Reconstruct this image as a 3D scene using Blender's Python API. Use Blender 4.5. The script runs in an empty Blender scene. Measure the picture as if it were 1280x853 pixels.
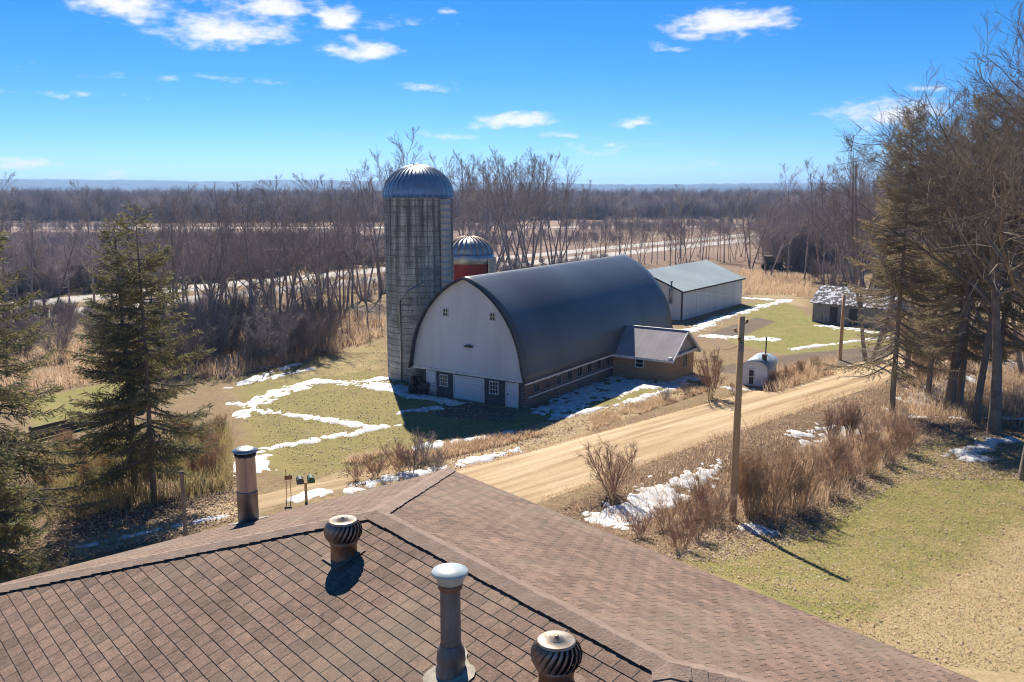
import bpy, bmesh, math, random
import numpy as np
from mathutils import Vector, Matrix
R = math.radians
PI = math.pi
random.seed(7)
scene = bpy.context.scene
COL = scene.collection

# ------------------------------------------------------------------ camera
F_PX, CAM_H, PITCH = 1090.0, 15.0, R(9.9)
cd = bpy.data.cameras.new('camera'); cam = bpy.data.objects.new('camera', cd); COL.objects.link(cam)
cam.location = (0, 0, CAM_H); cam.rotation_euler = (PI / 2 - PITCH, 0, 0)
cd.sensor_width = 36.0; cd.lens = F_PX / 1280 * 36; cd.clip_start = 0.1; cd.clip_end = 30000
scene.camera = cam

# ------------------------------------------------------------------ light
SUN_EL, SUN_AZ = R(43), R(-12)
SUN_DIR = Vector((math.sin(SUN_AZ) * math.cos(SUN_EL), math.cos(SUN_AZ) * math.cos(SUN_EL), math.sin(SUN_EL)))
sl = bpy.data.lights.new('sun', 'SUN'); sl.energy = 4.9; sl.angle = R(0.53); sl.color = (1.0, 0.93, 0.82)
so = bpy.data.objects.new('sun', sl); COL.objects.link(so); so.rotation_euler = SUN_DIR.to_track_quat('Z', 'Y').to_euler()
scene.view_settings.view_transform = 'Standard'; scene.view_settings.look = 'None'
scene.view_settings.gamma = 1.0; scene.view_settings.use_curve_mapping = False
scene.view_settings.exposure = 0.85
scene.render.engine = 'CYCLES'
scene.cycles.use_denoising = True
scene.cycles.filter_width = 1.1
scene.cycles.max_bounces = 5; scene.cycles.diffuse_bounces = 2; scene.cycles.glossy_bounces = 2
scene.cycles.transmission_bounces = 3; scene.cycles.volume_bounces = 0; scene.cycles.transparent_max_bounces = 6
scene.cycles.caustics_reflective = False; scene.cycles.caustics_refractive = False

def nd(nt, t, **kw):
    n = nt.nodes.new(t)
    for k, v in kw.items():
        if k.startswith('i_'):
            n.inputs[k[2:].replace('_', ' ')].default_value = v
        else:
            setattr(n, k, v)
    return n

def math_n(nt, op, a, b=None, c=None, clamp=False):
    n = nt.nodes.new('ShaderNodeMath'); n.operation = op; n.use_clamp = clamp
    for i, v in enumerate((a, b, c)):
        if v is None: continue
        if isinstance(v, (int, float)): n.inputs[i].default_value = v
        else: nt.links.new(v, n.inputs[i])
    return n.outputs[0]

# (azimuth px, elevation px, half width, half height, strength) of the fair-weather clouds, as angles seen from the farm
CLOUDS = [(150, 8, 75, 24, 1), (275, 40, 95, 28, 1), (330, 8, 70, 22, .9), (404, 25, 36, 20, 1), (452, 62, 58, 17, 1), (915, 31, 82, 24, 1.05),
          (643, 155, 62, 13, 1), (800, 157, 38, 10, .8), (25, 208, 52, 11, 1), (130, 223, 55, 8, .9), (712, 170, 34, 8, .6),
          (1120, 146, 75, 26, .85), (532, 112, 46, 9, .55), (830, 62, 26, 9, .5), (1165, 108, 26, 7, .5), (740, 188, 60, 9, .35), (555, 18, 20, 8, .5), (250, 98, 120, 6, .22), (70, 118, 90, 5, .25), (560, 172, 110, 6, .3), (470, 30, 60, 8, .3), (900, 205, 90, 7, .25)]
def make_world():
    w = bpy.data.worlds.new('World'); scene.world = w; w.use_nodes = True
    w.cycles.sampling_method = 'MANUAL'; w.cycles.sample_map_resolution = 256
    nt = w.node_tree; nt.nodes.clear(); L = nt.links.new
    out = nd(nt, 'ShaderNodeOutputWorld'); bg = nd(nt, 'ShaderNodeBackground'); bg.inputs['Strength'].default_value = 0.071
    L(bg.outputs[0], out.inputs['Surface'])
    sky = nd(nt, 'ShaderNodeTexSky', sky_type='NISHITA', sun_disc=False)
    sky.sun_elevation = SUN_EL; sky.sun_rotation = SUN_AZ
    sky.altitude = 250; sky.air_density = 0.65; sky.dust_density = 0.0; sky.ozone_density = 8.0
    hs = nd(nt, 'ShaderNodeHueSaturation'); hs.inputs['Saturation'].default_value = 1.25; hs.inputs['Value'].default_value = 1.0
    L(sky.outputs[0], hs.inputs['Color'])
    tc = nd(nt, 'ShaderNodeTexCoord'); sp = nd(nt, 'ShaderNodeSeparateXYZ'); L(tc.outputs['Generated'], sp.inputs[0])
    az = math_n(nt, 'ARCTAN2', sp.outputs[0], sp.outputs[1]); el = math_n(nt, 'ARCSINE', sp.outputs[2])
    mp = nd(nt, 'ShaderNodeMapping'); mp.inputs['Scale'].default_value = (1, 1, 2.6); L(tc.outputs['Generated'], mp.inputs[0])
    def noise(scale, det, rough=.55):
        n = nd(nt, 'ShaderNodeTexNoise'); n.inputs['Scale'].default_value = scale; n.inputs['Detail'].default_value = det
        n.inputs['Roughness'].default_value = rough; L(mp.outputs[0], n.inputs['Vector']); return n
    n1 = noise(14, 3, .6); n2 = noise(44, 4, .6)
    s1 = nd(nt, 'ShaderNodeSeparateColor'); L(n1.outputs['Color'], s1.inputs[0])
    az2 = math_n(nt, 'MULTIPLY_ADD', math_n(nt, 'SUBTRACT', s1.outputs[0], .5), .09, az)
    el2 = math_n(nt, 'MULTIPLY_ADD', math_n(nt, 'SUBTRACT', s1.outputs[1], .5), .03, el)
    best = None
    for (px, py, hw, hh, k) in CLOUDS:
        v = Vector(((px - 640) / F_PX, math.cos(PITCH) + (426.5 - py) / F_PX * math.sin(PITCH), -math.sin(PITCH) + (426.5 - py) / F_PX * math.cos(PITCH)))
        a0 = math.atan2(v.x, v.y); e0 = math.asin(v.z / v.length)
        dx = math_n(nt, 'MULTIPLY', math_n(nt, 'SUBTRACT', az2, a0), F_PX / hw)
        dy = math_n(nt, 'MULTIPLY', math_n(nt, 'SUBTRACT', el2, e0), F_PX / hh)
        # flat base: the lower half falls off faster
        dy = math_n(nt, 'MAXIMUM', dy, math_n(nt, 'MULTIPLY', dy, -1.45))
        d = math_n(nt, 'SQRT', math_n(nt, 'ADD', math_n(nt, 'MULTIPLY', dx, dx), math_n(nt, 'MULTIPLY', dy, dy)))
        m = math_n(nt, 'MULTIPLY', math_n(nt, 'SUBTRACT', 1.0, d), k)
        best = m if best is None else math_n(nt, 'MAXIMUM', best, m)
    br = math_n(nt, 'MULTIPLY_ADD', math_n(nt, 'SUBTRACT', n2.outputs[0], .5), 1.45, best)
    sm = nd(nt, 'ShaderNodeMapRange', interpolation_type='SMOOTHSTEP'); sm.inputs['From Min'].default_value = .0; sm.inputs['From Max'].default_value = .9
    L(br, sm.inputs['Value'])
    m0 = math_n(nt, 'MULTIPLY', sm.outputs[0], .92)
    mm = m0
    mx = nd(nt, 'ShaderNodeMix', data_type='RGBA'); L(mm, mx.inputs['Factor']); L(hs.outputs[0], mx.inputs['A'])
    mx.inputs['B'].default_value = (8.6, 8.3, 8.5, 1)
    L(mx.outputs['Result'], bg.inputs['Color'])
make_world()

# ------------------------------------------------------------------ placing helpers
def smooth(a, b, x):
    t = np.clip((x - a) / (b - a), 0, 1); return t * t * (3 - 2 * t)
def vnoise(x, y, f, seed=0):
    """cheap smooth value noise, vectorised"""
    x = np.asarray(x, float) * f + seed * 17.3; y = np.asarray(y, float) * f - seed * 9.1
    xi = np.floor(x); yi = np.floor(y); xf = x - xi; yf = y - yi
    def h(i, j):
        s = np.sin(i * 127.1 + j * 311.7 + seed * 74.7) * 43758.5453; return s - np.floor(s)
    u = xf * xf * (3 - 2 * xf); v = yf * yf * (3 - 2 * yf)
    return (h(xi, yi) * (1 - u) + h(xi + 1, yi) * u) * (1 - v) + (h(xi, yi + 1) * (1 - u) + h(xi + 1, yi + 1) * u) * v
def fbm(x, y, f, seed=0, o=4):
    r = 0; a = .5
    for k in range(o):
        r = r + a * vnoise(x, y, f * 2 ** k, seed + k); a *= .5
    return r / (1 - .5 ** o)
ROAD_U = [(-60.0, -5.4), (-3.0, 45.3), (12.5, 59.0), (26.0, 71.0), (60, 101.5), (140, 173)]
ROAD_L = [(-56.0, -14.0), (1.5, 40.7), (11.0, 50.1), (23.0, 61.3), (63, 98), (143, 168)]
def line_dist(x, y, pts):
    d = None
    for (ax, ay), (bx, by) in zip(pts[:-1], pts[1:]):
        vx, vy = bx - ax, by - ay; L2 = vx * vx + vy * vy + 1e-9
        t = np.clip(((x - ax) * vx + (y - ay) * vy) / L2, 0, 1)
        e = np.hypot(x - ax - t * vx, y - ay - t * vy)
        d = e if d is None else np.minimum(d, e)
    return d
ROAD_U = [(x - .28, y + .32) for x, y in ROAD_U]; ROAD_L = [(x + .28, y - .32) for x, y in ROAD_L]
ROAD_C = [((a[0] + b[0]) / 2, (a[1] + b[1]) / 2) for a, b in zip(ROAD_U, ROAD_L)]
def terrain(x, y):
    x = np.asarray(x, float); y = np.asarray(y, float)
    r = np.hypot(x - 2, y - 11)
    z = 2.2 * (1 - smooth(13, 29, r))
    z = z + 0.16 * (fbm(x, y, .09, 3) - .5) * smooth(26, 34, r)
    dr = line_dist(x, y, ROAD_C)
    ditch = -0.5 * np.exp(-((dr - 7.2) / 1.6) ** 2) * ((y < 0.865 * x + 47) * 1.0)
    z = z * smooth(3.2, 5.0, dr) + ditch * smooth(24, 30, r) - 0.03 * (dr < 3.4)
    return z
def ray(px, py):
    yv = (426.5 - py) / F_PX
    return ((px - 640) / F_PX, math.cos(PITCH) + yv * math.sin(PITCH), -math.sin(PITCH) + yv * math.cos(PITCH))
def P(px, py, z=0.0):
    d = ray(px, py); t = (z - CAM_H) / d[2]; return (d[0] * t, d[1] * t)
def G(px, py):
    z = 0.0
    for _ in range(12):
        x, y = P(px, py, z); z = 0.5 * z + 0.5 * float(terrain(x, y))
    return (x, y, float(terrain(x, y)))
def gp(l): return [G(*p)[:2] for p in l]

# ------------------------------------------------------------------ object helpers
def tag(o, label=None, cat=None, group=None, kind=None):
    if label: o['label'] = label
    if cat: o['category'] = cat
    if group: o['group'] = group
    if kind: o['kind'] = kind
    return o
def thing(name, label, cat, loc=(0, 0, 0), rz=0, group=None):
    o = bpy.data.objects.new(name, None); COL.objects.link(o); o.empty_display_size = .3
    o.location = loc; o.rotation_euler = (0, 0, rz)
    return tag(o, label, cat, group)
def link(name, me, m, parent=None, smooth_=False):
    if m is not None and not me.materials: me.materials.append(m)
    if smooth_: me.polygons.foreach_set('use_smooth', [True] * len(me.polygons))
    o = bpy.data.objects.new(name, me); COL.objects.link(o)
    if parent is not None: o.parent = parent
    return o
def copy_tree(o, parent=None):
    c = o.copy(); COL.objects.link(c)
    if parent is not None: c.parent = parent
    for ch in list(o.children): copy_tree(ch, c)
    return c
def np_mesh(name, v, f, k):
    """v (N,3), f (M,k)"""
    me = bpy.data.meshes.new(name); v = np.ascontiguousarray(v, np.float32); f = np.ascontiguousarray(f, np.int32)
    me.vertices.add(len(v)); me.vertices.foreach_set('co', v.ravel())
    me.loops.add(f.size); me.loops.foreach_set('vertex_index', f.ravel())
    me.polygons.add(len(f)); me.polygons.foreach_set('loop_start', np.arange(len(f), dtype=np.int32) * k)
    try: me.polygons.foreach_set('loop_total', np.full(len(f), k, np.int32))
    except Exception: pass
    me.update(calc_edges=True); me.validate(); return me
class MB:
    def __init__(s): s.v = []; s.f = []; s.uv = {}
    def add(s, v, f):
        b = len(s.v); s.v += [tuple(p) for p in v]; s.f += [tuple(b + i for i in q) for q in f]; return s
    def box(s, c, d, rz=0, tilt=None):
        x, y, z = d[0] / 2, d[1] / 2, d[2] / 2; M = Matrix.Rotation(rz, 3, 'Z')
        if tilt is not None: M = M @ tilt
        vs = [M @ Vector((a * x, b * y, e * z)) + Vector(c) for e in (-1, 1) for a, b in ((-1, -1), (1, -1), (1, 1), (-1, 1))]
        return s.add(vs, [(3, 2, 1, 0), (4, 5, 6, 7), (0, 1, 5, 4), (1, 2, 6, 5), (2, 3, 7, 6), (3, 0, 4, 7)])
    def bx(s, x0, x1, y0, y1, z0, z1): return s.box(((x0 + x1) / 2, (y0 + y1) / 2, (z0 + z1) / 2), (abs(x1 - x0), abs(y1 - y0), abs(z1 - z0)))
    def poly(s, pts): return s.add(pts, [tuple(range(len(pts)))])
    def prism(s, pts, off):
        n = len(pts); o = Vector(off); a = [Vector(p) for p in pts]
        return s.add(a + [p + o for p in a], [tuple(range(n))[::-1], tuple(range(n, 2 * n))] + [(i, (i + 1) % n, n + (i + 1) % n, n + i) for i in range(n)])
    def tube(s, pts, rad, n=8, cap=True):
        pts = [Vector(p) for p in pts]
        if not hasattr(rad, '__len__'): rad = [rad] * len(pts)
        b = len(s.v)
        for i, p in enumerate(pts):
            t = (pts[min(i + 1, len(pts) - 1)] - pts[max(i - 1, 0)]).normalized()
            a = t.cross(Vector((0, 0, 1)) if abs(t.z) < .9 else Vector((1, 0, 0))).normalized(); e = t.cross(a)
            for k in range(n):
                w = 2 * PI * k / n; s.v.append(tuple(p + (a * math.cos(w) + e * math.sin(w)) * rad[i]))
        for i in range(len(pts) - 1):
            for k in range(n):
                s.f.append((b + i * n + k, b + i * n + (k + 1) % n, b + (i + 1) * n + (k + 1) % n, b + (i + 1) * n + k))
        if cap:
            s.f.append(tuple(b + k for k in range(n))[::-1]); s.f.append(tuple(b + (len(pts) - 1) * n + k for k in range(n)))
        return s
    def lathe(s, prof, c=(0, 0, 0), n=32, a0=0, a1=2 * PI):
        full = abs(a1 - a0 - 2 * PI) < 1e-6; m = n if full else n + 1; b = len(s.v)
        for r, z in prof:
            for k in range(m):
                w = a0 + (a1 - a0) * k / n; s.v.append((c[0] + r * math.cos(w), c[1] + r * math.sin(w), c[2] + z))
        for i in range(len(prof) - 1):
            for k in range(n):
                k2 = (k + 1) % m; s.f.append((b + i * m + k, b + i * m + k2, b + (i + 1) * m + k2, b + (i + 1) * m + k))
        return s
    def mesh(s, name):
        me = bpy.data.meshes.new(name); me.from_pydata(s.v, [], s.f); me.update()
        return me
    def build(s, name, m, parent=None, sm=False, fix=True):
        me = s.mesh(name)
        if fix:
            bm = bmesh.new(); bm.from_mesh(me); bmesh.ops.recalc_face_normals(bm, faces=bm.faces); bm.to_mesh(me); bm.free()
        return link(name, me, m, parent, sm)

# ------------------------------------------------------------------ materials
def mat(name, base, rough=.8, var=None, scale=3.0, det=6, bump=0.0, bscale=None, metal=0.0, spec=.3, stretch=(1, 1, 1), trans=0.0, lo=.35, hi=.65):
    m = bpy.data.materials.new(name); m.use_nodes = True; nt = m.node_tree; L = nt.links.new
    b = nt.nodes['Principled BSDF']; b.inputs['Roughness'].default_value = rough; b.inputs['Metallic'].default_value = metal
    b.inputs['Specular IOR Level'].default_value = spec; b.inputs['Base Color'].default_value = (*base, 1)
    if var is not None or bump:
        tc = nd(nt, 'ShaderNodeTexCoord'); mp = nd(nt, 'ShaderNodeMapping'); mp.inputs['Scale'].default_value = stretch
        L(tc.outputs['Object'], mp.inputs[0])
    if var is not None:
        n = nd(nt, 'ShaderNodeTexNoise'); n.inputs['Scale'].default_value = scale; n.inputs['Detail'].default_value = det; L(mp.outputs[0], n.inputs['Vector'])
        r = nd(nt, 'ShaderNodeMapRange'); r.inputs['From Min'].default_value = lo; r.inputs['From Max'].default_value = hi; L(n.outputs[0], r.inputs['Value'])
        x = nd(nt, 'ShaderNodeMix', data_type='RGBA'); x.inputs['A'].default_value = (*base, 1); x.inputs['B'].default_value = (*var, 1)
        L(r.outputs[0], x.inputs['Factor']); L(x.outputs['Result'], b.inputs['Base Color'])
    if bump:
        n2 = nd(nt, 'ShaderNodeTexNoise'); n2.inputs['Scale'].default_value = bscale or scale * 4; n2.inputs['Detail'].default_value = 5; L(mp.outputs[0], n2.inputs['Vector'])
        bp = nd(nt, 'ShaderNodeBump'); bp.inputs['Strength'].default_value = bump; bp.inputs['Distance'].default_value = .02
        L(n2.outputs[0], bp.inputs['Height']); L(bp.outputs[0], b.inputs['Normal'])
    if trans:
        t = nd(nt, 'ShaderNodeBsdfTranslucent'); mx = nd(nt, 'ShaderNodeMixShader'); mx.inputs[0].default_value = trans
        src = b.inputs['Base Color'].links
        if src: L(src[0].from_socket, t.inputs[0])
        else: t.inputs[0].default_value = (*base, 1)
        o = nt.nodes['Material Output']; L(b.outputs[0], mx.inputs[1]); L(t.outputs[0], mx.inputs[2]); L(mx.outputs[0], o.inputs[0])
    return m

M = {}
HAZE = 1.7e-4
M['white'] = mat('white_paint', (.74, .75, .76), .6, (.62, .63, .64), 1.2)
M['trim'] = mat('trim_paint', (.78, .77, .74), .6, (.6, .58, .54), 2.5)
M['glass'] = mat('dark_glass', (.02, .025, .03), .12, spec=.6)
M['bark'] = mat('grey_brown_bark', (.15, .12, .095), .95, (.24, .195, .155), 2, stretch=(3, 3, .6))
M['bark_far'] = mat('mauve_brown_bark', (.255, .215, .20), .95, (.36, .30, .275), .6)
M['bark_pine'] = mat('reddish_pine_bark', (.25, .19, .145), .95, (.38, .30, .225), 3, stretch=(3, 3, .5))
M['twig'] = mat('tan_twig', (.52, .35, .22), .95, (.70, .51, .34), 1.0, trans=.25)
M['twig_red'] = mat('reddish_twig', (.42, .265, .19), .95, (.58, .40, .29), 1.0, trans=.25)
M['needle'] = mat('spruce_needles', (.105, .12, .056), .7, (.31, .27, .11), .8, det=3, trans=.45)
M['needle_dry'] = mat('sparse_dull_needles', (.23, .20, .105), .8, (.44, .35, .20), .9, det=3, trans=.4)
M['reed'] = mat('dry_reed', (.54, .37, .235), .95, (.70, .54, .37), .7, trans=.5)
M['reed_green'] = mat('yellow_green_reed', (.36, .30, .12), .95, (.52, .42, .22), .7, trans=.35)
M['metal'] = mat('galvanised_metal', (.42, .43, .44), .42, (.30, .29, .28), 4, metal=.75, bump=.05)
M['wood_pole'] = mat('weathered_pole_wood', (.64, .42, .22), .9, (.46, .29, .145), 6, stretch=(4, 4, .3), bump=.4)
M['wood_grey'] = mat('grey_board_wood', (.36, .34, .33), .9, (.17, .16, .16), 2.2, stretch=(5, 5, .35), bump=.3)
M['wood_fence'] = mat('dark_fence_wood', (.13, .105, .09), .9, (.08, .065, .055), 3)
M['black'] = mat('dark_machine_paint', (.03, .03, .035), .5, (.06, .05, .055), 4)
M['rubber'] = mat('black_rubber', (.025, .025, .027), .8)

exec_parts = []
# ------------------------------------------------------------------ ground
def poly_mask(x, y, poly, soft):
    """1 inside the polygon, falling to 0 over `soft` metres outside/inside the edge"""
    ins = np.zeros(x.shape, bool); n = len(poly)
    for i in range(n):
        (ax, ay), (bx, by) = poly[i], poly[(i + 1) % n]
        c = ((ay > y) != (by > y))
        with np.errstate(divide='ignore', invalid='ignore'):
            ins ^= c & (x < (bx - ax) * (y - ay) / (by - ay + 1e-12) + ax)
    d = line_dist(x, y, list(poly) + [poly[0]])
    return smooth(-soft, soft, np.where(ins, d, -d))
GREEN = [([(285, 478), (395, 445), (484, 425), (487, 470), (518, 492), (655, 518), (765, 470), (862, 475), (872, 484), (700, 540), (560, 583), (440, 596), (330, 600), (300, 560)], 1.5, .62),
         ([(905, 385), (980, 372), (1012, 395), (1180, 425), (1150, 445), (1045, 452), (960, 440), (905, 425), (950, 402)], 1.5, 1.0),
         ([(955, 462), (1050, 440), (1075, 455), (1040, 470), (975, 482)], 1.0, .85),
         ([(840, 700), (905, 672), (1000, 655), (1090, 605), (1135, 560), (1190, 545), (1330, 550), (1420, 640), (1330, 870), (1100, 840), (960, 760)], 1.2, .78),
         ([(30, 500), (170, 470), (185, 510), (40, 560)], 1.5, .9), ([(60, 575), (290, 560), (285, 605), (60, 640)], 1.0, .7)]
TAN = [([(1040, 820), (1150, 735), (1260, 660), (1340, 640), (1400, 900), (1100, 900)], 2.5, 1.0), ([(930, 335), (1010, 345), (1012, 385), (940, 372)], 2, .8),
       ([(430, 425), (484, 435), (486, 465), (400, 472), (330, 480)], 2, .5), ([(700, 555), (560, 590), (430, 605), (300, 650), (230, 662), (230, 648), (420, 592), (620, 545), (860, 480), (880, 488)], .7, 1.0)]
SOIL = [([(885, 417), (945, 397), (970, 402), (935, 418), (900, 422)], .8, 1.0), ([(870, 462), (1000, 441), (1190, 424), (1200, 440), (1045, 463), (940, 472)], .8, .75),
        ([(190, 430), (300, 470), (410, 440), (480, 418), (480, 380), (200, 400)], 3, .8), ([(560, 500), (650, 515), (640, 530), (540, 520)], .8, .9)]
LEAF = [([(690, 640), (800, 585), (1000, 500), (1150, 470), (1300, 440), (1300, 540), (1180, 540), (1110, 580), (1000, 650), (880, 680), (840, 700), (770, 690)], 1.5, 1.0),
        ([(0, 560), (60, 560), (290, 610), (300, 650), (60, 720), (0, 720)], 1.5, .7)]
def masks(x, y, spec):
    r = np.zeros(x.shape)
    for p, soft, k in spec: r = np.maximum(r, k * poly_mask(x, y, gp(p), soft))
    return r
def ground_material():
    m = bpy.data.materials.new('meadow_ground'); m.use_nodes = True; nt = m.node_tree; L = nt.links.new
    b = nt.nodes['Principled BSDF']; b.inputs['Roughness'].default_value = .95; b.inputs['Specular IOR Level'].default_value = .1
    tc = nd(nt, 'ShaderNodeTexCoord'); at = nd(nt, 'ShaderNodeAttribute', attribute_name='cover'); sp = nd(nt, 'ShaderNodeSeparateColor'); L(at.outputs['Color'], sp.inputs[0])
    def noise(s, d=6, r=.6, st=None):
        n = nd(nt, 'ShaderNodeTexNoise'); n.inputs['Scale'].default_value = s; n.inputs['Detail'].default_value = d; n.inputs['Roughness'].default_value = r
        if st:
            mp = nd(nt, 'ShaderNodeMapping'); mp.inputs['Rotation'].default_value = (0, 0, st[0]); mp.inputs['Scale'].default_value = st[1]; L(tc.outputs['Object'], mp.inputs[0]); L(mp.outputs[0], n.inputs['Vector'])
        else: L(tc.outputs['Object'], n.inputs['Vector'])
        return n.outputs[0]
    def mix(f, a, c):
        x = nd(nt, 'ShaderNodeMix', data_type='RGBA')
        if isinstance(f, float): x.inputs['Factor'].default_value = f
        else: L(f, x.inputs['Factor'])
        for k, v in (('A', a), ('B', c)):
            if isinstance(v, tuple): x.inputs[k].default_value = (*v, 1)
            else: L(v, x.inputs[k])
        return x.outputs['Result']
    def ramp(v, lo, hi): 
        r = nd(nt, 'ShaderNodeMapRange'); r.inputs['From Min'].default_value = lo; r.inputs['From Max'].default_value = hi; L(v, r.inputs['Value']); return r.outputs[0]
    big, mid, fine, tiny = noise(.05, 5), noise(.55, 6), noise(3.5, 6, .7), noise(16, 5, .75)
    streak = noise(.9, 5, .6, (R(42), (.12, 1.3, 1)))
    def edge(ch, k=.55):   # breaks a mask's soft edge with noise
        v = math_n(nt, 'MULTIPLY_ADD', math_n(nt, 'SUBTRACT', mid, .5), k, ch)
        v = math_n(nt, 'MULTIPLY_ADD', math_n(nt, 'SUBTRACT', fine, .5), k, v)
        return ramp(v, .3, .7)
    dry = mix(ramp(mid, .35, .65), (.28, .20, .105), (.43, .32, .18))
    dry = mix(ramp(fine, .4, .7), dry, (.13, .09, .05))
    dry = mix(ramp(big, .4, .62), dry, (.25, .17, .105))
    grn = mix(ramp(fine, .35, .66), (.12, .15, .035), (.33, .285, .095))
    grn = mix(ramp(mid, .42, .7), grn, (.31, .25, .10))
    tan = mix(ramp(fine, .35, .7), (.52, .39, .23), (.34, .25, .135))
    soil = mix(ramp(fine, .35, .7), (.13, .10, .08), (.20, .155, .12))
    leaf = mix(ramp(fine, .38, .62), (.22, .14, .085), (.095, .06, .04))
    leaf = mix(ramp(tiny, .5, .72), leaf, (.38, .28, .18))
    c = mix(edge(sp.outputs[0], .7), dry, grn)
    c = mix(math_n(nt, 'MULTIPLY', edge(sp.outputs[1], .9), .85), c, tan)
    c = mix(edge(sp.outputs[2], .4), c, soil)
    c = mix(edge(at.outputs['Alpha'], .6), c, leaf)
    c = mix(math_n(nt, 'MULTIPLY', ramp(streak, .5, .72), .3), c, (.36, .27, .15))
    c = mix(math_n(nt, 'MULTIPLY', ramp(tiny, .42, .72), .55), c, (.10, .075, .04))
    py = nd(nt, 'ShaderNodeSeparateXYZ'); L(tc.outputs['Object'], py.inputs[0])   # sedge meadow of the valley floor
    fy = nd(nt, 'ShaderNodeMapRange', interpolation_type='SMOOTHSTEP'); fy.inputs['From Min'].default_value = 170; fy.inputs['From Max'].default_value = 230; L(math_n(nt, 'MULTIPLY_ADD', big, 60, py.outputs[1]), fy.inputs['Value'])
    c = mix(fy.outputs[0], c, mix(ramp(noise(.02, 6), .4, .62), (.20, .135, .105), (.29, .205, .15)))
    L(c, b.inputs['Base Color'])
    bp = nd(nt, 'ShaderNodeBump'); bp.inputs['Strength'].default_value = .35; bp.inputs['Distance'].default_value = .05
    h = math_n(nt, 'MULTIPLY_ADD', tiny, .35, fine); L(h, bp.inputs['Height']); L(bp.outputs[0], b.inputs['Normal'])
    return m
def axis(lo, hi, step, far_lo, far_hi):
    a = list(np.arange(lo, hi + 1e-6, step)); s = step; v = a[-1]
    while v < far_hi: s = min(s * 1.18, 600); v += s; a.append(v)
    s = step; v = a[0]; p = []
    while v > far_lo: s = min(s * 1.18, 600); v -= s; p.append(v)
    return np.array(p[::-1] + a)
def make_ground():
    xs = axis(-46, 62, .36, -9000, 9000); ys = axis(14, 128, .36, -900, 9000)
    X, Y = np.meshgrid(xs, ys); Z = terrain(X, Y)
    far = np.hypot(X, Y); Z = Z * (far < 400)
    nx, ny = len(xs), len(ys)
    v = np.stack([X, Y, Z], -1).reshape(-1, 3)
    i = np.arange(nx * ny).reshape(ny, nx)
    f = np.stack([i[:-1, :-1], i[:-1, 1:], i[1:, 1:], i[1:, :-1]], -1).reshape(-1, 4)
    me = np_mesh('ground', v, f, 4)
    me.polygons.foreach_set('use_smooth', np.ones(len(f), bool))
    x, y = X.ravel(), Y.ravel()
    near = (np.abs(x) < 130) & (y > 5) & (y < 260)
    cv = np.zeros((len(x), 4), np.float32)
    for k, spec in enumerate((GREEN, TAN, SOIL, LEAF)): cv[near, k] = masks(x[near], y[near], spec)
    a = me.color_attributes.new('cover', 'FLOAT_COLOR', 'POINT'); a.data.foreach_set('color', cv.ravel())
    o = link('ground', me, ground_material()); tag(o, kind='structure')
make_ground()

def strip(name, left, right, dz, m, kind='structure', sub=1.5):
    """a road sheet between two edge lines, laid over the terrain"""
    def resample(p, n):
        d = [0]
        for a, b in zip(p[:-1], p[1:]): d.append(d[-1] + math.dist(a, b))
        t = np.linspace(0, d[-1], n); return np.stack([np.interp(t, d, [q[0] for q in p]), np.interp(t, d, [q[1] for q in p])], -1)
    L_ = sum(math.dist(a, b) for a, b in zip(left[:-1], left[1:])); n = max(2, int(L_ / sub)); k = 9
    a, b = resample(left, n), resample(right, n)
    u = np.linspace(0, 1, k)[None, :, None]; g = a[:, None] * (1 - u) + b[:, None] * u
    z = terrain(g[..., 0], g[..., 1]) + dz + .07 * (1 - (2 * u[..., 0] - 1) ** 2) * (dz > .02)
    z[:, 0] -= .12; z[:, -1] -= .12
    v = np.concatenate([g, z[..., None]], -1).reshape(-1, 3); i = np.arange(n * k).reshape(n, k)
    f = np.stack([i[:-1, :-1], i[1:, :-1], i[1:, 1:], i[:-1, 1:]], -1).reshape(-1, 4)[:, ::-1]
    me = np_mesh(name, v, f, 4)
    o = link(name, me, m, None, True); return tag(o, kind=kind)
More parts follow.
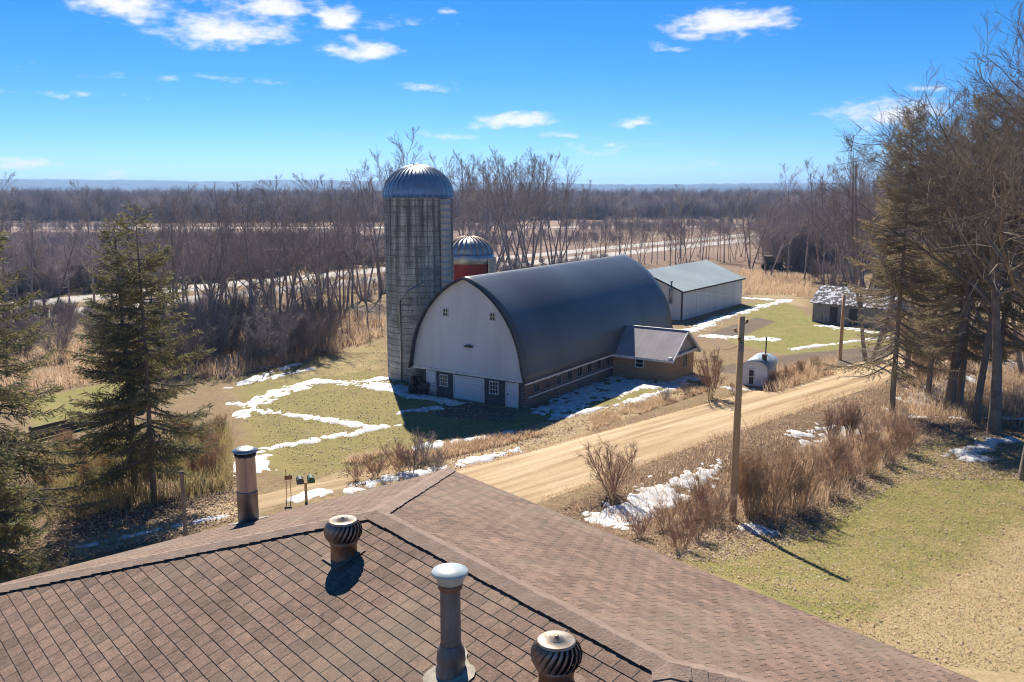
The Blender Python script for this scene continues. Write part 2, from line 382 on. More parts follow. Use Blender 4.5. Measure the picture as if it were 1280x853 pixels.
def road_material(name, c1, c2, c3, ang):
    m = bpy.data.materials.new(name); m.use_nodes = True; nt = m.node_tree; L = nt.links.new
    b = nt.nodes['Principled BSDF']; b.inputs['Roughness'].default_value = .95; b.inputs['Specular IOR Level'].default_value = .1
    tc = nd(nt, 'ShaderNodeTexCoord'); mp = nd(nt, 'ShaderNodeMapping'); mp.vector_type = 'TEXTURE'; mp.inputs['Rotation'].default_value = (0, 0, ang); mp.inputs['Scale'].default_value = (14, .8, 1)
    L(tc.outputs['Object'], mp.inputs[0])
    n = nd(nt, 'ShaderNodeTexNoise'); n.inputs['Scale'].default_value = 1; n.inputs['Detail'].default_value = 7; n.inputs['Roughness'].default_value = .65; L(mp.outputs[0], n.inputs['Vector'])
    n2 = nd(nt, 'ShaderNodeTexNoise'); n2.inputs['Scale'].default_value = 5; n2.inputs['Detail'].default_value = 9; n2.inputs['Roughness'].default_value = .78; L(tc.outputs['Object'], n2.inputs['Vector'])
    r = nd(nt, 'ShaderNodeValToRGB'); L(n.outputs[0], r.inputs[0]); e = r.color_ramp.elements
    e[0].position = .34; e[0].color = (*c1, 1); e[1].position = .68; e[1].color = (*c3, 1); q = e.new(.52); q.color = (*c2, 1)
    x = nd(nt, 'ShaderNodeMix', data_type='RGBA', blend_type='MULTIPLY'); x.inputs['Factor'].default_value = .5; L(r.outputs[0], x.inputs['A'])
    r2 = nd(nt, 'ShaderNodeMapRange'); r2.inputs['From Min'].default_value = .3; r2.inputs['From Max'].default_value = .7; r2.inputs['To Min'].default_value = .7; r2.inputs['To Max'].default_value = 1.15; L(n2.outputs[0], r2.inputs['Value'])
    L(r2.outputs[0], x.inputs['B']); L(x.outputs['Result'], b.inputs['Base Color'])
    bp = nd(nt, 'ShaderNodeBump'); bp.inputs['Strength'].default_value = .4; bp.inputs['Distance'].default_value = .05; L(n.outputs[0], bp.inputs['Height']); L(bp.outputs[0], b.inputs['Normal'])
    return m
strip('gravel_road', ROAD_U, ROAD_L, .05, road_material('gravel', (.30, .205, .115), (.50, .36, .215), (.62, .48, .31), R(41.5)))
tk = gp([(640, 571), (560, 585), (480, 598), (400, 612), (300, 634), (190, 660), (90, 690)])
strip('dirt_track', [(x - .85, y + .95) for x, y in tk], [(x + .85, y - .95) for x, y in tk], .015, road_material('track_dirt', (.26, .18, .10), (.42, .31, .185), (.53, .41, .27), R(38)), sub=.7)
hw = road_material('highway_concrete', (.40, .36, .32), (.48, .44, .39), (.53, .49, .44), R(51.5))
def offs(c, d): # offset a two-point line to its left
    (ax, ay), (bx, by) = c; l = math.dist(*c); nx, ny = -(by - ay) / l, (bx - ax) / l
    return [(ax + nx * d, ay + ny * d), (bx + nx * d, by + ny * d)]
HWY = [(-163, -22), (420, 700)]
strip('highway_near_lanes', offs(HWY, 0.5), offs(HWY, -7.5), .04, hw, sub=30)
strip('highway_far_lanes', offs(HWY, 13), offs(HWY, 5), .04, hw, sub=30)
strip('frozen_river', [(-420, 366), (-120, 347), (60, 355), (190, 371)], [(-420, 350), (-120, 336), (60, 347), (190, 367)], .05, mat('river_ice', (.46, .44, .43), .6, (.27, .21, .17), .04), sub=20)

# snow lying in patches: a sheet that rises out of the ground where snow has drifted
SNOW_L = [([(300, 522), (318, 503), (345, 490), (400, 476), (440, 481), (490, 482)], .56), ([(296, 505), (330, 514), (400, 524), (462, 534)], .44), ([(283, 485), (372, 455)], .4), ([(300, 481), (388, 461)], .42),
          ([(290, 574), (330, 562), (420, 545), (500, 531)], .42), ([(495, 494), (530, 497), (580, 506)], .5), ([(505, 516), (545, 511)], .5), ([(690, 523), (800, 500), (872, 473)], .38),
          ([(440, 611), (480, 600), (560, 584), (650, 562)], .42), ([(530, 560), (575, 552), (615, 547)], .5), ([(862, 414), (905, 396), (985, 375)], .85), ([(888, 421), (970, 424)], .95), ([(925, 372), (985, 377)], .8),
          ([(990, 437), (1065, 427), (1180, 415)], .4), ([(1035, 408), (1095, 416)], .9), ([(1000, 546), (1065, 541)], 1.1), ([(1198, 566), (1215, 562), (1240, 552), (1300, 550)], .55), ([(1205, 570), (1222, 572)], .8),
          ([(1140, 505), (1200, 478), (1290, 450)], 1.0), ([(1110, 512), (1160, 522), (1290, 525)], .35), ([(275, 468), (320, 462), (385, 440)], .5), ([(60, 694), (200, 662), (285, 645)], .2), ([(935, 662), (958, 667)], .5),
          ([(1045, 470), (1000, 487), (975, 492)], .3), ([(905, 485), (945, 487)], .5), ([(930, 321), (955, 322)], 1.0), ([(560, 556), (640, 540)], .2), ([(372, 625), (400, 615)], .4)]
SNOW_P = [([(662, 516), (690, 497), (730, 480), (762, 468), (800, 476), (862, 470), (868, 478), (835, 486), (790, 487), (770, 497), (745, 503), (722, 513), (690, 520)], .6),
          ([(735, 648), (800, 610), (860, 585), (905, 574), (892, 602), (830, 640), (780, 668)], .8), ([(282, 577), (338, 566), (342, 588), (288, 596)], .5), ([(420, 478), (490, 470), (490, 490), (440, 486)], .5), ([(488, 472), (520, 488), (500, 495), (488, 490)], .4), ([(318, 512), (345, 492), (390, 482), (345, 500)], .5)]
def make_snow():
    s = .14; xs = np.arange(-44, 60, s); ys = np.arange(27, 122, s); X, Y = np.meshgrid(xs, ys)
    m = np.zeros(X.shape)
    for pl, wd in SNOW_L:
        d = line_dist(X, Y, gp(pl)); m = np.maximum(m, 1 - smooth(wd * .3, wd * 1.9, d) * 1.0)
    for pl, soft in SNOW_P: m = np.maximum(m, poly_mask(X, Y, gp(pl), soft))
    n = fbm(X, Y, .7, 11) * .45 + fbm(X, Y, 2.8, 21) * .55
    h = .9 * m - .60 - 3.6 * (n - .48)
    h = np.where(m > .02, h, -1)
    hh = np.clip(h * .16, -.06, .07) + .02 * (n - .5)
    Z = terrain(X, Y) + np.where(h > 0, .02, 0) + hh
    dr = line_dist(X, Y, ROAD_C); Z = Z - .3 * (dr < 2.7)
    q = (h[:-1, :-1] > -.08) | (h[1:, :-1] > -.08) | (h[:-1, 1:] > -.08) | (h[1:, 1:] > -.08)
    i = np.arange(X.size).reshape(X.shape)
    f = np.stack([i[:-1, :-1][q], i[:-1, 1:][q], i[1:, 1:][q], i[1:, :-1][q]], -1)
    used = np.unique(f); re = np.full(X.size, -1); re[used] = np.arange(len(used))
    v = np.stack([X, Y, Z], -1).reshape(-1, 3)[used]
    me = np_mesh('snow', v, re[f], 4)
    o = link('snow', me, mat('old_snow', (.74, .75, .77), .7, (.50, .47, .43), 2.2, bump=.5, bscale=5), None, True)
    tag(o, 'patchy melting snow left along ditches, lanes and shaded walls', None, None, 'stuff')
make_snow()

# far bluffs that close the valley
def make_hills():
    for nm, Y0, hgt, sd, f0 in (('far_bluffs', 3700, 66, 5, .0008), ('farther_bluffs', 5200, 92, 9, .0006)):
        xs = np.linspace(-5200, 5200, 700); rows = []
        for k, (dy, hh) in enumerate(((0, 0), (150, .55), (350, .85), (600, 1.0), (1100, .9), (1700, 0))):
            base = hgt * (.62 + .5 * (fbm(xs, xs * 0 + Y0, f0, sd) - .5) + .22 * (fbm(xs, xs * 0, .004, sd) - .5)) - xs * .006
            tree = 9 * (vnoise(xs, xs * 0 + dy, .05, sd) - .3) if hh > .5 else 0
            rows.append(np.stack([xs, xs * 0 + Y0 + dy + 120 * vnoise(xs, xs * 0, .002, k), np.maximum(base * hh + tree, -1)], -1))
        v = np.array(rows); i = np.arange(v.shape[0] * v.shape[1]).reshape(v.shape[:2])
        f = np.stack([i[:-1, :-1], i[:-1, 1:], i[1:, 1:], i[1:, :-1]], -1).reshape(-1, 4)
        me = np_mesh(nm, v.reshape(-1, 3), f, 4)
        tag(link(nm, me, mat(nm + '_woods', (.018, .032, .034), 1, (.05, .06, .05), .006, det=8)), kind='structure')
make_hills()

# ------------------------------------------------------------------ building materials
def brick_mat(name, c1, c2, mortar, w, h, msize=.012, off=.5, mode='wall', rough=.9, bump=.5, tint=None, streak=None):
    """masonry or shingles; mode wall: u = x+y, v = z of the object; uv: the mesh's UVs in metres; silo: angle and height"""
    m = bpy.data.materials.new(name); m.use_nodes = True; nt = m.node_tree; L = nt.links.new
    b = nt.nodes['Principled BSDF']; b.inputs['Roughness'].default_value = rough; b.inputs['Specular IOR Level'].default_value = .2
    tc = nd(nt, 'ShaderNodeTexCoord'); cb = nd(nt, 'ShaderNodeCombineXYZ')
    if mode == 'uv': uv = tc.outputs['UV']
    else:
        sp = nd(nt, 'ShaderNodeSeparateXYZ'); L(tc.outputs['Object'], sp.inputs[0])
        u = math_n(nt, 'ADD', sp.outputs[0], sp.outputs[1]) if mode == 'wall' else math_n(nt, 'MULTIPLY', math_n(nt, 'ARCTAN2', sp.outputs[1], sp.outputs[0]), 2.74)
        L(u, cb.inputs[0]); L(sp.outputs[2], cb.inputs[1]); uv = cb.outputs[0]
    br = nd(nt, 'ShaderNodeTexBrick'); br.offset = off; br.inputs['Scale'].default_value = 1; br.inputs['Brick Width'].default_value = w; br.inputs['Row Height'].default_value = h
    br.inputs['Mortar Size'].default_value = msize; br.inputs['Mortar Smooth'].default_value = .3; br.inputs['Bias'].default_value = 0
    br.inputs['Color1'].default_value = (*c1, 1); br.inputs['Color2'].default_value = (*c2, 1); br.inputs['Mortar'].default_value = (*mortar, 1); L(uv, br.inputs['Vector'])
    n = nd(nt, 'ShaderNodeTexNoise'); n.inputs['Scale'].default_value = 9; n.inputs['Detail'].default_value = 6; n.inputs['Roughness'].default_value = .7; L(tc.outputs['Object'], n.inputs['Vector'])
    n2 = nd(nt, 'ShaderNodeTexNoise'); n2.inputs['Scale'].default_value = .7; n2.inputs['Detail'].default_value = 4; L(tc.outputs['Object'], n2.inputs['Vector'])
    def mr(v, a, c, lo, hi):
        r = nd(nt, 'ShaderNodeMapRange'); r.inputs['From Min'].default_value = a; r.inputs['From Max'].default_value = c; r.inputs['To Min'].default_value = lo; r.inputs['To Max'].default_value = hi; L(v, r.inputs['Value']); return r.outputs[0]
    x = nd(nt, 'ShaderNodeMix', data_type='RGBA', blend_type='MULTIPLY'); x.inputs['Factor'].default_value = 1; L(br.outputs['Color'], x.inputs['A'])
    n5 = nd(nt, 'ShaderNodeTexNoise'); n5.inputs['Scale'].default_value = 55; n5.inputs['Detail'].default_value = 3; L(tc.outputs['Object'], n5.inputs['Vector'])
    L(math_n(nt, 'MULTIPLY', math_n(nt, 'MULTIPLY', mr(n.outputs[0], .3, .7, .72, 1.28), mr(n5.outputs[0], .32, .68, .72, 1.28)), mr(n2.outputs[0], .3, .7, .82, 1.15)), x.inputs['B']); c = x.outputs['Result']
    if tint:
        y = nd(nt, 'ShaderNodeMix', data_type='RGBA'); L(c, y.inputs['A']); y.inputs['B'].default_value = (*tint, 1); L(mr(n2.outputs[0], .5, .66, 0, .5), y.inputs['Factor']); c = y.outputs['Result']
    if streak:   # weathering that runs down from the top of the wall
        mp = nd(nt, 'ShaderNodeCombineXYZ'); L(math_n(nt, 'MULTIPLY', u, 2.2), mp.inputs[0]); L(math_n(nt, 'MULTIPLY', sp.outputs[2], .07), mp.inputs[1])
        n3 = nd(nt, 'ShaderNodeTexNoise'); n3.inputs['Scale'].default_value = 1; n3.inputs['Detail'].default_value = 5; n3.inputs['Roughness'].default_value = .65; L(mp.outputs[0], n3.inputs['Vector'])
        f = math_n(nt, 'MULTIPLY', mr(n3.outputs[0], .40, .60, 0, 1), mr(sp.outputs[2], streak[0], streak[1], .28, .95))
        y = nd(nt, 'ShaderNodeMix', data_type='RGBA'); L(c, y.inputs['A']); y.inputs['B'].default_value = (.075, .068, .058, 1); L(f, y.inputs['Factor']); c = y.outputs['Result']
        n4 = nd(nt, 'ShaderNodeTexNoise'); n4.inputs['Scale'].default_value = 1; n4.inputs['Detail'].default_value = 4
        mq = nd(nt, 'ShaderNodeCombineXYZ'); L(math_n(nt, 'MULTIPLY', u, .9), mq.inputs[0]); L(math_n(nt, 'MULTIPLY', sp.outputs[2], 1.3), mq.inputs[1]); L(mq.outputs[0], n4.inputs['Vector'])
        y = nd(nt, 'ShaderNodeMix', data_type='RGBA'); L(c, y.inputs['A']); y.inputs['B'].default_value = (.16, .15, .13, 1); L(mr(n4.outputs[0], .5, .68, 0, .7), y.inputs['Factor']); c = y.outputs['Result']
    L(c, b.inputs['Base Color'])
    bp = nd(nt, 'ShaderNodeBump'); bp.inputs['Strength'].default_value = bump; bp.inputs['Distance'].default_value = .02
    h2 = math_n(nt, 'MULTIPLY_ADD', n.outputs[0], .5, math_n(nt, 'SUBTRACT', 1.0, br.outputs['Fac'])); L(h2, bp.inputs['Height']); L(bp.outputs[0], b.inputs['Normal'])
    return m
def ribbed(name, base, var, period, rough=.45, metal=0.0, axis_='xy', spec=.4, bump=.6, vs=.5, stretch=(1, 1, .15)):
    m = mat(name, base, rough, var, vs, metal=metal, spec=spec, stretch=stretch); nt = m.node_tree; L = nt.links.new
    tc = nd(nt, 'ShaderNodeTexCoord'); sp = nd(nt, 'ShaderNodeSeparateXYZ'); L(tc.outputs['Object'], sp.inputs[0])
    u = math_n(nt, 'ADD', sp.outputs[0], sp.outputs[1]) if axis_ == 'xy' else sp.outputs[{'x': 0, 'y': 1, 'z': 2}[axis_]]
    t = math_n(nt, 'PINGPONG', u, period / 2); r = nd(nt, 'ShaderNodeMapRange', interpolation_type='SMOOTHSTEP'); r.inputs['From Min'].default_value = 0; r.inputs['From Max'].default_value = period * .16; r.inputs['To Min'].default_value = 1; r.inputs['To Max'].default_value = 0; L(t, r.inputs['Value'])
    bp = nd(nt, 'ShaderNodeBump'); bp.inputs['Strength'].default_value = bump; bp.inputs['Distance'].default_value = .03; L(r.outputs[0], bp.inputs['Height'])
    L(bp.outputs[0], nt.nodes['Principled BSDF'].inputs['Normal']); return m
M['shingle'] = brick_mat('asphalt_shingles', (.25, .166, .122), (.165, .113, .086), (.05, .045, .037), .225, .15, .0075, mode='uv', tint=(.195, .158, .112))
M['cap'] = mat('ridge_cap_shingles', (.22, .155, .12), .92, (.29, .208, .162), 5, det=8, bump=.5, bscale=40)
M['rust'] = mat('rusty_galvanised', (.29, .19, .13), .55, (.16, .075, .04), 5, metal=.55)
M['duct'] = mat('coppery_flue_metal', (.54, .43, .37), .45, (.40, .33, .29), 3, metal=.6, stretch=(3, 3, .5))
M['duct_low'] = mat('dull_grey_flue_metal', (.30, .28, .26), .5, (.20, .18, .16), 4, metal=.5)
M['vane'] = mat('rust_stained_vanes', (.34, .31, .28), .45, (.20, .13, .085), 7, metal=.6)
M['vane_top'] = mat('rust_stained_disc', (.50, .44, .37), .5, (.33, .22, .14), 9, metal=.5)
M['duct_blue'] = mat('dark_blue_grey_pipe', (.20, .225, .235), .5, (.14, .13, .12), 4, metal=.45, stretch=(3, 3, .6))
M['barn_roof'] = ribbed('charcoal_barn_roof', (.105, .118, .132), (.068, .068, .068), .62, .34, 0.0, 'y', .5, .2, .35, (.5, .5, .12))
M['stone'] = brick_mat('fieldstone_block', (.17, .135, .115), (.10, .095, .10), (.24, .215, .19), .42, .2, .02, tint=(.19, .11, .08))
M['greywall'] = brick_mat('dark_block_front', (.105, .115, .115), (.08, .09, .095), (.06, .065, .068), .42, .2, .014)
M['tanbrick'] = brick_mat('tan_brick', (.50, .29, .155), (.35, .20, .105), (.42, .32, .23), .3, .1, .016, tint=(.37, .25, .13))
M['stave'] = brick_mat('concrete_staves', (.60, .575, .50), (.50, .48, .42), (.26, .245, .22), .29, .76, .012, mode='silo', streak=(4, 13))
M['dome'] = mat('galvanised_dome', (.46, .49, .52), .38, (.36, .38, .40), 2, metal=.65)
M['redwall'] = mat('faded_red_wall', (.33, .045, .035), .75, (.24, .035, .03), 1.2, stretch=(1, 1, .3))
M['shedroof'] = ribbed('pale_green_shed_roof', (.42, .465, .445), (.33, .37, .355), .6, .45, 0, 'y', .4, .3, .25)
M['shedwall'] = ribbed('white_metal_siding', (.66, .68, .68), (.58, .60, .60), .45, .45, 0, 'xy', .4, .4)
M['annexroof'] = ribbed('pinkish_grey_annex_roof', (.40, .365, .365), (.32, .29, .29), .5, .75, 0, 'x', .12, .14, .8)
M['clap'] = ribbed('grey_clapboard', (.50, .47, .45), (.40, .37, .35), .16, .7, 0, 'z', .2, .8)

# ------------------------------------------------------------------ the house under the camera
def house():
    ZR = 11.0; PITCH_R = 1 / 3; w = 4.32
    J = Vector((*P(470, 641, ZR), ZR)); J2 = Vector((*P(836, 831, ZR), ZR))
    u = (J - J2).normalized(); v = Vector((u.y, -u.x, 0)); dn = Vector((0, 0, -w * PITCH_R))
    E = J + (u + v) * w + dn; A = J + (u - v) * w + dn; E2 = J2 + (v - u) * w + dn; F2 = J2 - (u + v) * w + dn
    c = (J + J2) / 2; base = Vector((c.x, c.y, float(terrain(c.x, c.y))))
    h = thing('farmhouse', 'house with brown shingled hip roof seen from above in the foreground', 'house', base)
    def slope(a, b, c_, d, name):
        """courses of shingles from the top edge a-b down to the eave d-c_"""
        n = (b - d).cross(c_ - d).normalized()
        if n.z < 0: n = -n
        e = (c_ - d).normalized(); fall = (d - a) - e * (d - a).dot(e); Ls = fall.length; k = int(math.ceil(Ls / .15))
        vs, fs, uvs = [], [], []
        for i in range(k):
            t0, t1 = i * .15 / Ls, min((i + 1) * .15 / Ls, 1)
            l0, r0, l1, r1 = a.lerp(d, t0), b.lerp(c_, t0), a.lerp(d, t1), b.lerp(c_, t1)
            lift = n * .007; bs = len(vs)
            pts = [l0, r0, r1 + lift, l1 + lift, l1, r1]
            vs += [p - base for p in pts]; fs += [(bs, bs + 3, bs + 2, bs + 1), (bs + 3, bs + 4, bs + 5, bs + 2)]
            for q in ((0, 3, 2, 1), (3, 4, 5, 2)):
                for z in q: p = pts[z]; uvs.append(((p - J).dot(e) + 100, 45 - (i * .15 + (.144 if z in (2, 3, 4, 5) else .006))))
        me = bpy.data.meshes.new(name); me.from_pydata([tuple(x) for x in vs], [], fs)
        uv = me.uv_layers.new(name='uv'); uv.data.foreach_set('uv', np.array(uvs, np.float32).ravel())
        link(name, me, M['shingle'], h); return n
    n1 = slope(J, J2, F2, A, 'roof_slope'); n2 = slope(J2, J, E, E2, 'roof_slope'); n3 = slope(J, J, A, E, 'roof_slope'); n4 = slope(J2, J2, E2, F2, 'roof_slope')
    def caps(a, b, na, nb):
        d = (b - a); Ls = d.length; d.normalize(); k = int(Ls / .145); m = MB()
        sa = na.cross(d); sb = nb.cross(d); mid = (na + nb).normalized()
        if sa.dot(sb) > 0: sb = -sb
        # each side must run down its own slope
        if sa.z > 0: sa = -sa
        if sb.z > 0: sb = -sb
        for i in range(k):
            p0 = a + d * (i * .145) - base; p1 = p0 + d * .185; W = .155 + random.uniform(-.006, .006); j = random.uniform(-.003, .003)
            lo, hi = .016, .030 + j   # lower end of each piece sits proud
            r = [p0 + sa * W + na * lo, p0 + mid * (lo + .006), p0 + sb * W + nb * lo]; s_ = [p1 + sa * W + na * hi, p1 + mid * (hi + .006), p1 + sb * W + nb * hi]
            t = [q - mid * .02 for q in s_]
            m.add(r + s_ + t, [(0, 1, 4, 3), (1, 2, 5, 4), (3, 4, 7, 6), (4, 5, 8, 7)])
        m.build('ridge_cap', M['cap'], h, fix=False)
    caps(J2, J + u * .05, n1, n2); caps(J, E, n2, n3); caps(J, A, n1, n3); caps(J2, E2, n2, n4); caps(J2, F2, n1, n4)
    # walls, soffit, fascia
    c0 = [x - base for x in (A, E, E2, F2)]; m = MB(); gz = -.4
    ins = [Vector((p.x, p.y, 0)) * .87 for p in c0]; top = c0[0].z - .15
    for i in range(4):
        a, b = ins[i], ins[(i + 1) % 4]; m.poly([(a.x, a.y, gz), (b.x, b.y, gz), (b.x, b.y, top), (a.x, a.y, top)])
    m.build('wall', M['clap'], h); m = MB()
    m.poly([(p.x, p.y, p.z - .16) for p in c0]); m.build('soffit', M['trim'], h); m = MB()
    for i in range(4):
        a, b = c0[i], c0[(i + 1) % 4]; m.poly([a - Vector((0, 0, .012)), b - Vector((0, 0, .012)), b - Vector((0, 0, .17)), a - Vector((0, 0, .17))])
    m.build('fascia', M['trim'], h)
    def hit(px, py, n, p0):
        d = Vector(ray(px, py)); o = Vector((0, 0, CAM_H)); return o + d * ((p0 - o).dot(n) / d.dot(n))
    def flash(m, p, n, r):
        m.lathe([(r, 0)] + [(r * .98, .006)] + [(.02, .006)], (0, 0, 0), 4)
    def turbine(px, py, s):
        p = hit(px, py, n1, J) - base; q = Vector(n1).to_track_quat('Z', 'Y').to_matrix()
        m = MB(); t = [q @ Vector((a * .20, b * .20, .02)) + p for a, b in ((-1, -1), (1, -1), (1, 1), (-1, 1))]; fl_ = t; m = MB()
        r = .155 * s; m.lathe([(r * 1.02, -.14), (r, .02), (r * .97, .15 * s), (r * 1.05, .155 * s), (r * 1.05, .19 * s), (r * .9, .2 * s)], p, 28)
        bs = m.build('turbine_vent', M['rust'], h, True); MB().poly(fl_).build('flashing', M['cap'], bs); z0 = .19 * s
        m = MB(); Rr = .225 * s; H = .235 * s; N = 22
        prof = [(.72, 0), (.86, .1), (.98, .32), (1.0, .55), (.93, .78), (.80, .93), (.70, 1.0)]
        for k in range(N):
            a0 = 2 * PI * k / N; vs, fs = [], []
            for i, (rr, zz) in enumerate(prof):
                a = a0 + zz * .62; da = 2 * PI / N
                vs += [(p.x + Rr * rr * math.cos(a), p.y + Rr * rr * math.sin(a), p.z + z0 + H * zz), (p.x + Rr * rr * .985 * math.cos(a + da * .35), p.y + Rr * rr * .985 * math.sin(a + da * .35), p.z + z0 + H * zz),
                       (p.x + Rr * rr * .87 * math.cos(a + da * .85), p.y + Rr * rr * .87 * math.sin(a + da * .85), p.z + z0 + H * zz)]
            for i in range(len(prof) - 1): fs += [(3 * i, 3 * i + 1, 3 * i + 4, 3 * i + 3), (3 * i + 1, 3 * i + 2, 3 * i + 5, 3 * i + 4)]
            m.add(vs, fs)
        m.lathe([(Rr * .74, -.008), (Rr * .78, .004), (Rr * .74, .014)], (p.x, p.y, p.z + z0), 28)
        m.build('vane_head', M['vane'], bs, True, fix=False)
        m = MB(); m.lathe([(Rr * .55, 0), (Rr * .62, H * .5), (Rr * .5, H)], (p.x, p.y, p.z + z0), 20); m.build('shade_core', M['black'], bs, True)  # black barrel inside the vanes, paints the shade of the hollow head
        m = MB(); m.lathe([(Rr * .74, -.012), (Rr * .75, .004), (Rr * .68, .012), (Rr * .3, .02), (Rr * .28, .034), (Rr * .1, .036), (Rr * .09, .05), (.001, .05)], (p.x, p.y, p.z + z0 + H), 28); m.build('top_disc', M['vane_top'], bs, True)
    turbine(430, 694, 1.0); turbine(695, 858, 1.0)
    # tall plumbing stack with a pale cap and a cement flashing
    p = hit(564, 838, n1, J) - base; m = MB(); s = 1.0
    m.lathe([(.145, -.1), (.145, .02), (.125, .07), (.135, .11), (.128, .2), (.105, .25), (.098, .27)], p, 24); st = m.build('vent_stack', M['duct_blue'], h, True)
    m = MB(); m.lathe([(.094, .2), (.092, .85)], p, 24); m.build('pipe', M['duct_blue'], st, True)
    m = MB(); m.lathe([(.093, .80), (.112, .815), (.112, .865), (.093, .87)], p, 24); m.build('collar', M['rust'], st, True)
    m = MB(); m.lathe([(.095, .865), (.122, .87), (.126, .93), (.126, .94), (.162, .945), (.166, .95), (.166, .972), (.16, .98), (.10, 1.005), (.001, 1.03)], p, 28); m.build('cap', mat('pale_painted_cap', (.52, .58, .58), .4, (.40, .44, .42), 5, metal=.25), st, True)
    q = Vector(n1).to_track_quat('Z', 'Y').to_matrix(); m = MB()
    pts = []
    for k in range(26):
        a = 2 * PI * k / 26; rr = .23 + .055 * math.sin(3 * a + 1) + random.uniform(-.02, .02); pts.append(q @ Vector((rr * math.cos(a), rr * math.sin(a), .0165)) + p)
    m.poly(pts); m.build('flashing', mat('cracked_cement_flashing', (.50, .45, .36), .9, (.28, .24, .19), 9), st)
    # chimney flue on the far hip slope
    p = hit(311, 652, n3, J) - base; m = MB(); zc = .12
    m.lathe([(.165, -.12), (.165, .50), (.172, .505), (.172, .53), (.160, .54)], p, 28); fl = m.build('metal_chimney', M['duct_low'], h, True)
    m = MB(); m.lathe([(.158, .53), (.156, 1.10), (.162, 1.105), (.162, 1.12), (.15, 1.125)], p, 28); m.build('flue_pipe', M['duct'], fl, True)
    m = MB(); m.lathe([(.12, 1.12), (.12, 1.19)], p, 20)
    for k in range(10): a = 2 * PI * k / 10; m.box((p.x + .155 * math.cos(a), p.y + .155 * math.sin(a), p.z + 1.16), (.03, .018, .10), a)
    m.lathe([(.175, 1.135), (.178, 1.15), (.165, 1.152)], p, 24); m.build('screen', M['black'], fl)
    m = MB(); m.lathe([(.205, 1.195), (.21, 1.205), (.12, 1.25), (.001, 1.275)], p, 28); m.build('rain_cap', M['metal'], fl, True)
    q3 = Vector(n3).to_track_quat('Z', 'Y').to_matrix(); m = MB(); m.poly([q3 @ Vector((a * .27, b * .27, .016)) + p for a, b in ((-1, -1), (1, -1), (1, 1), (-1, 1))]); m.build('flashing', M['duct_low'], fl)
    # thin mast pipe
    p = hit(232, 666, n3, J) - base; m = MB(); m.lathe([(.05, -.1), (.05, .02), (.036, .05), (.034, 1.02), (.045, 1.03), (.045, 1.08), (.001, 1.09)], p, 14); m.build('thin_pipe', M['bark'], h, True)
house()

# ------------------------------------------------------------------ barn
BARN_RZ = -R(33.4); BARN_O = (-3.19, 61.13, 0.0)
def window(parent, x, y, z, w, h, face='y', sgn=-1, name='window', nx=2, nz=2, fm=None, proud=.04):
    """frame + pane on a wall facing local -y (front) or +x (side)"""
    fm = fm or M['trim']; f = MB(); t = .055; d = proud
    def b(m, a0, a1, z0, z1, o0, o1):
        if face == 'y': m.bx(x + a0, x + a1, y + sgn * o0, y + sgn * o1, z + z0, z + z1)
        else: m.bx(x + sgn * o0, x + sgn * o1, y + a0, y + a1, z + z0, z + z1)
    b(f, -w / 2 - t, w / 2 + t, h, h + t, 0, d); b(f, -w / 2 - t * 1.4, w / 2 + t * 1.4, -t, 0, 0, d * 1.6)
    b(f, -w / 2 - t, -w / 2, 0, h, 0, d); b(f, w / 2, w / 2 + t, 0, h, 0, d)
    for i in range(1, nx): a = -w / 2 + w * i / nx; b(f, a - .017, a + .017, 0, h, .002, d * .6)
    for i in range(1, nz): a = h * i / nz; b(f, -w / 2, w / 2, a - .017, a + .017, .004, d * .62)
    fr = f.build(name, fm, parent); g = MB(); b(g, -w / 2, w / 2, 0, h, -.01, .012); g.build('pane', M['glass'], fr); return fr
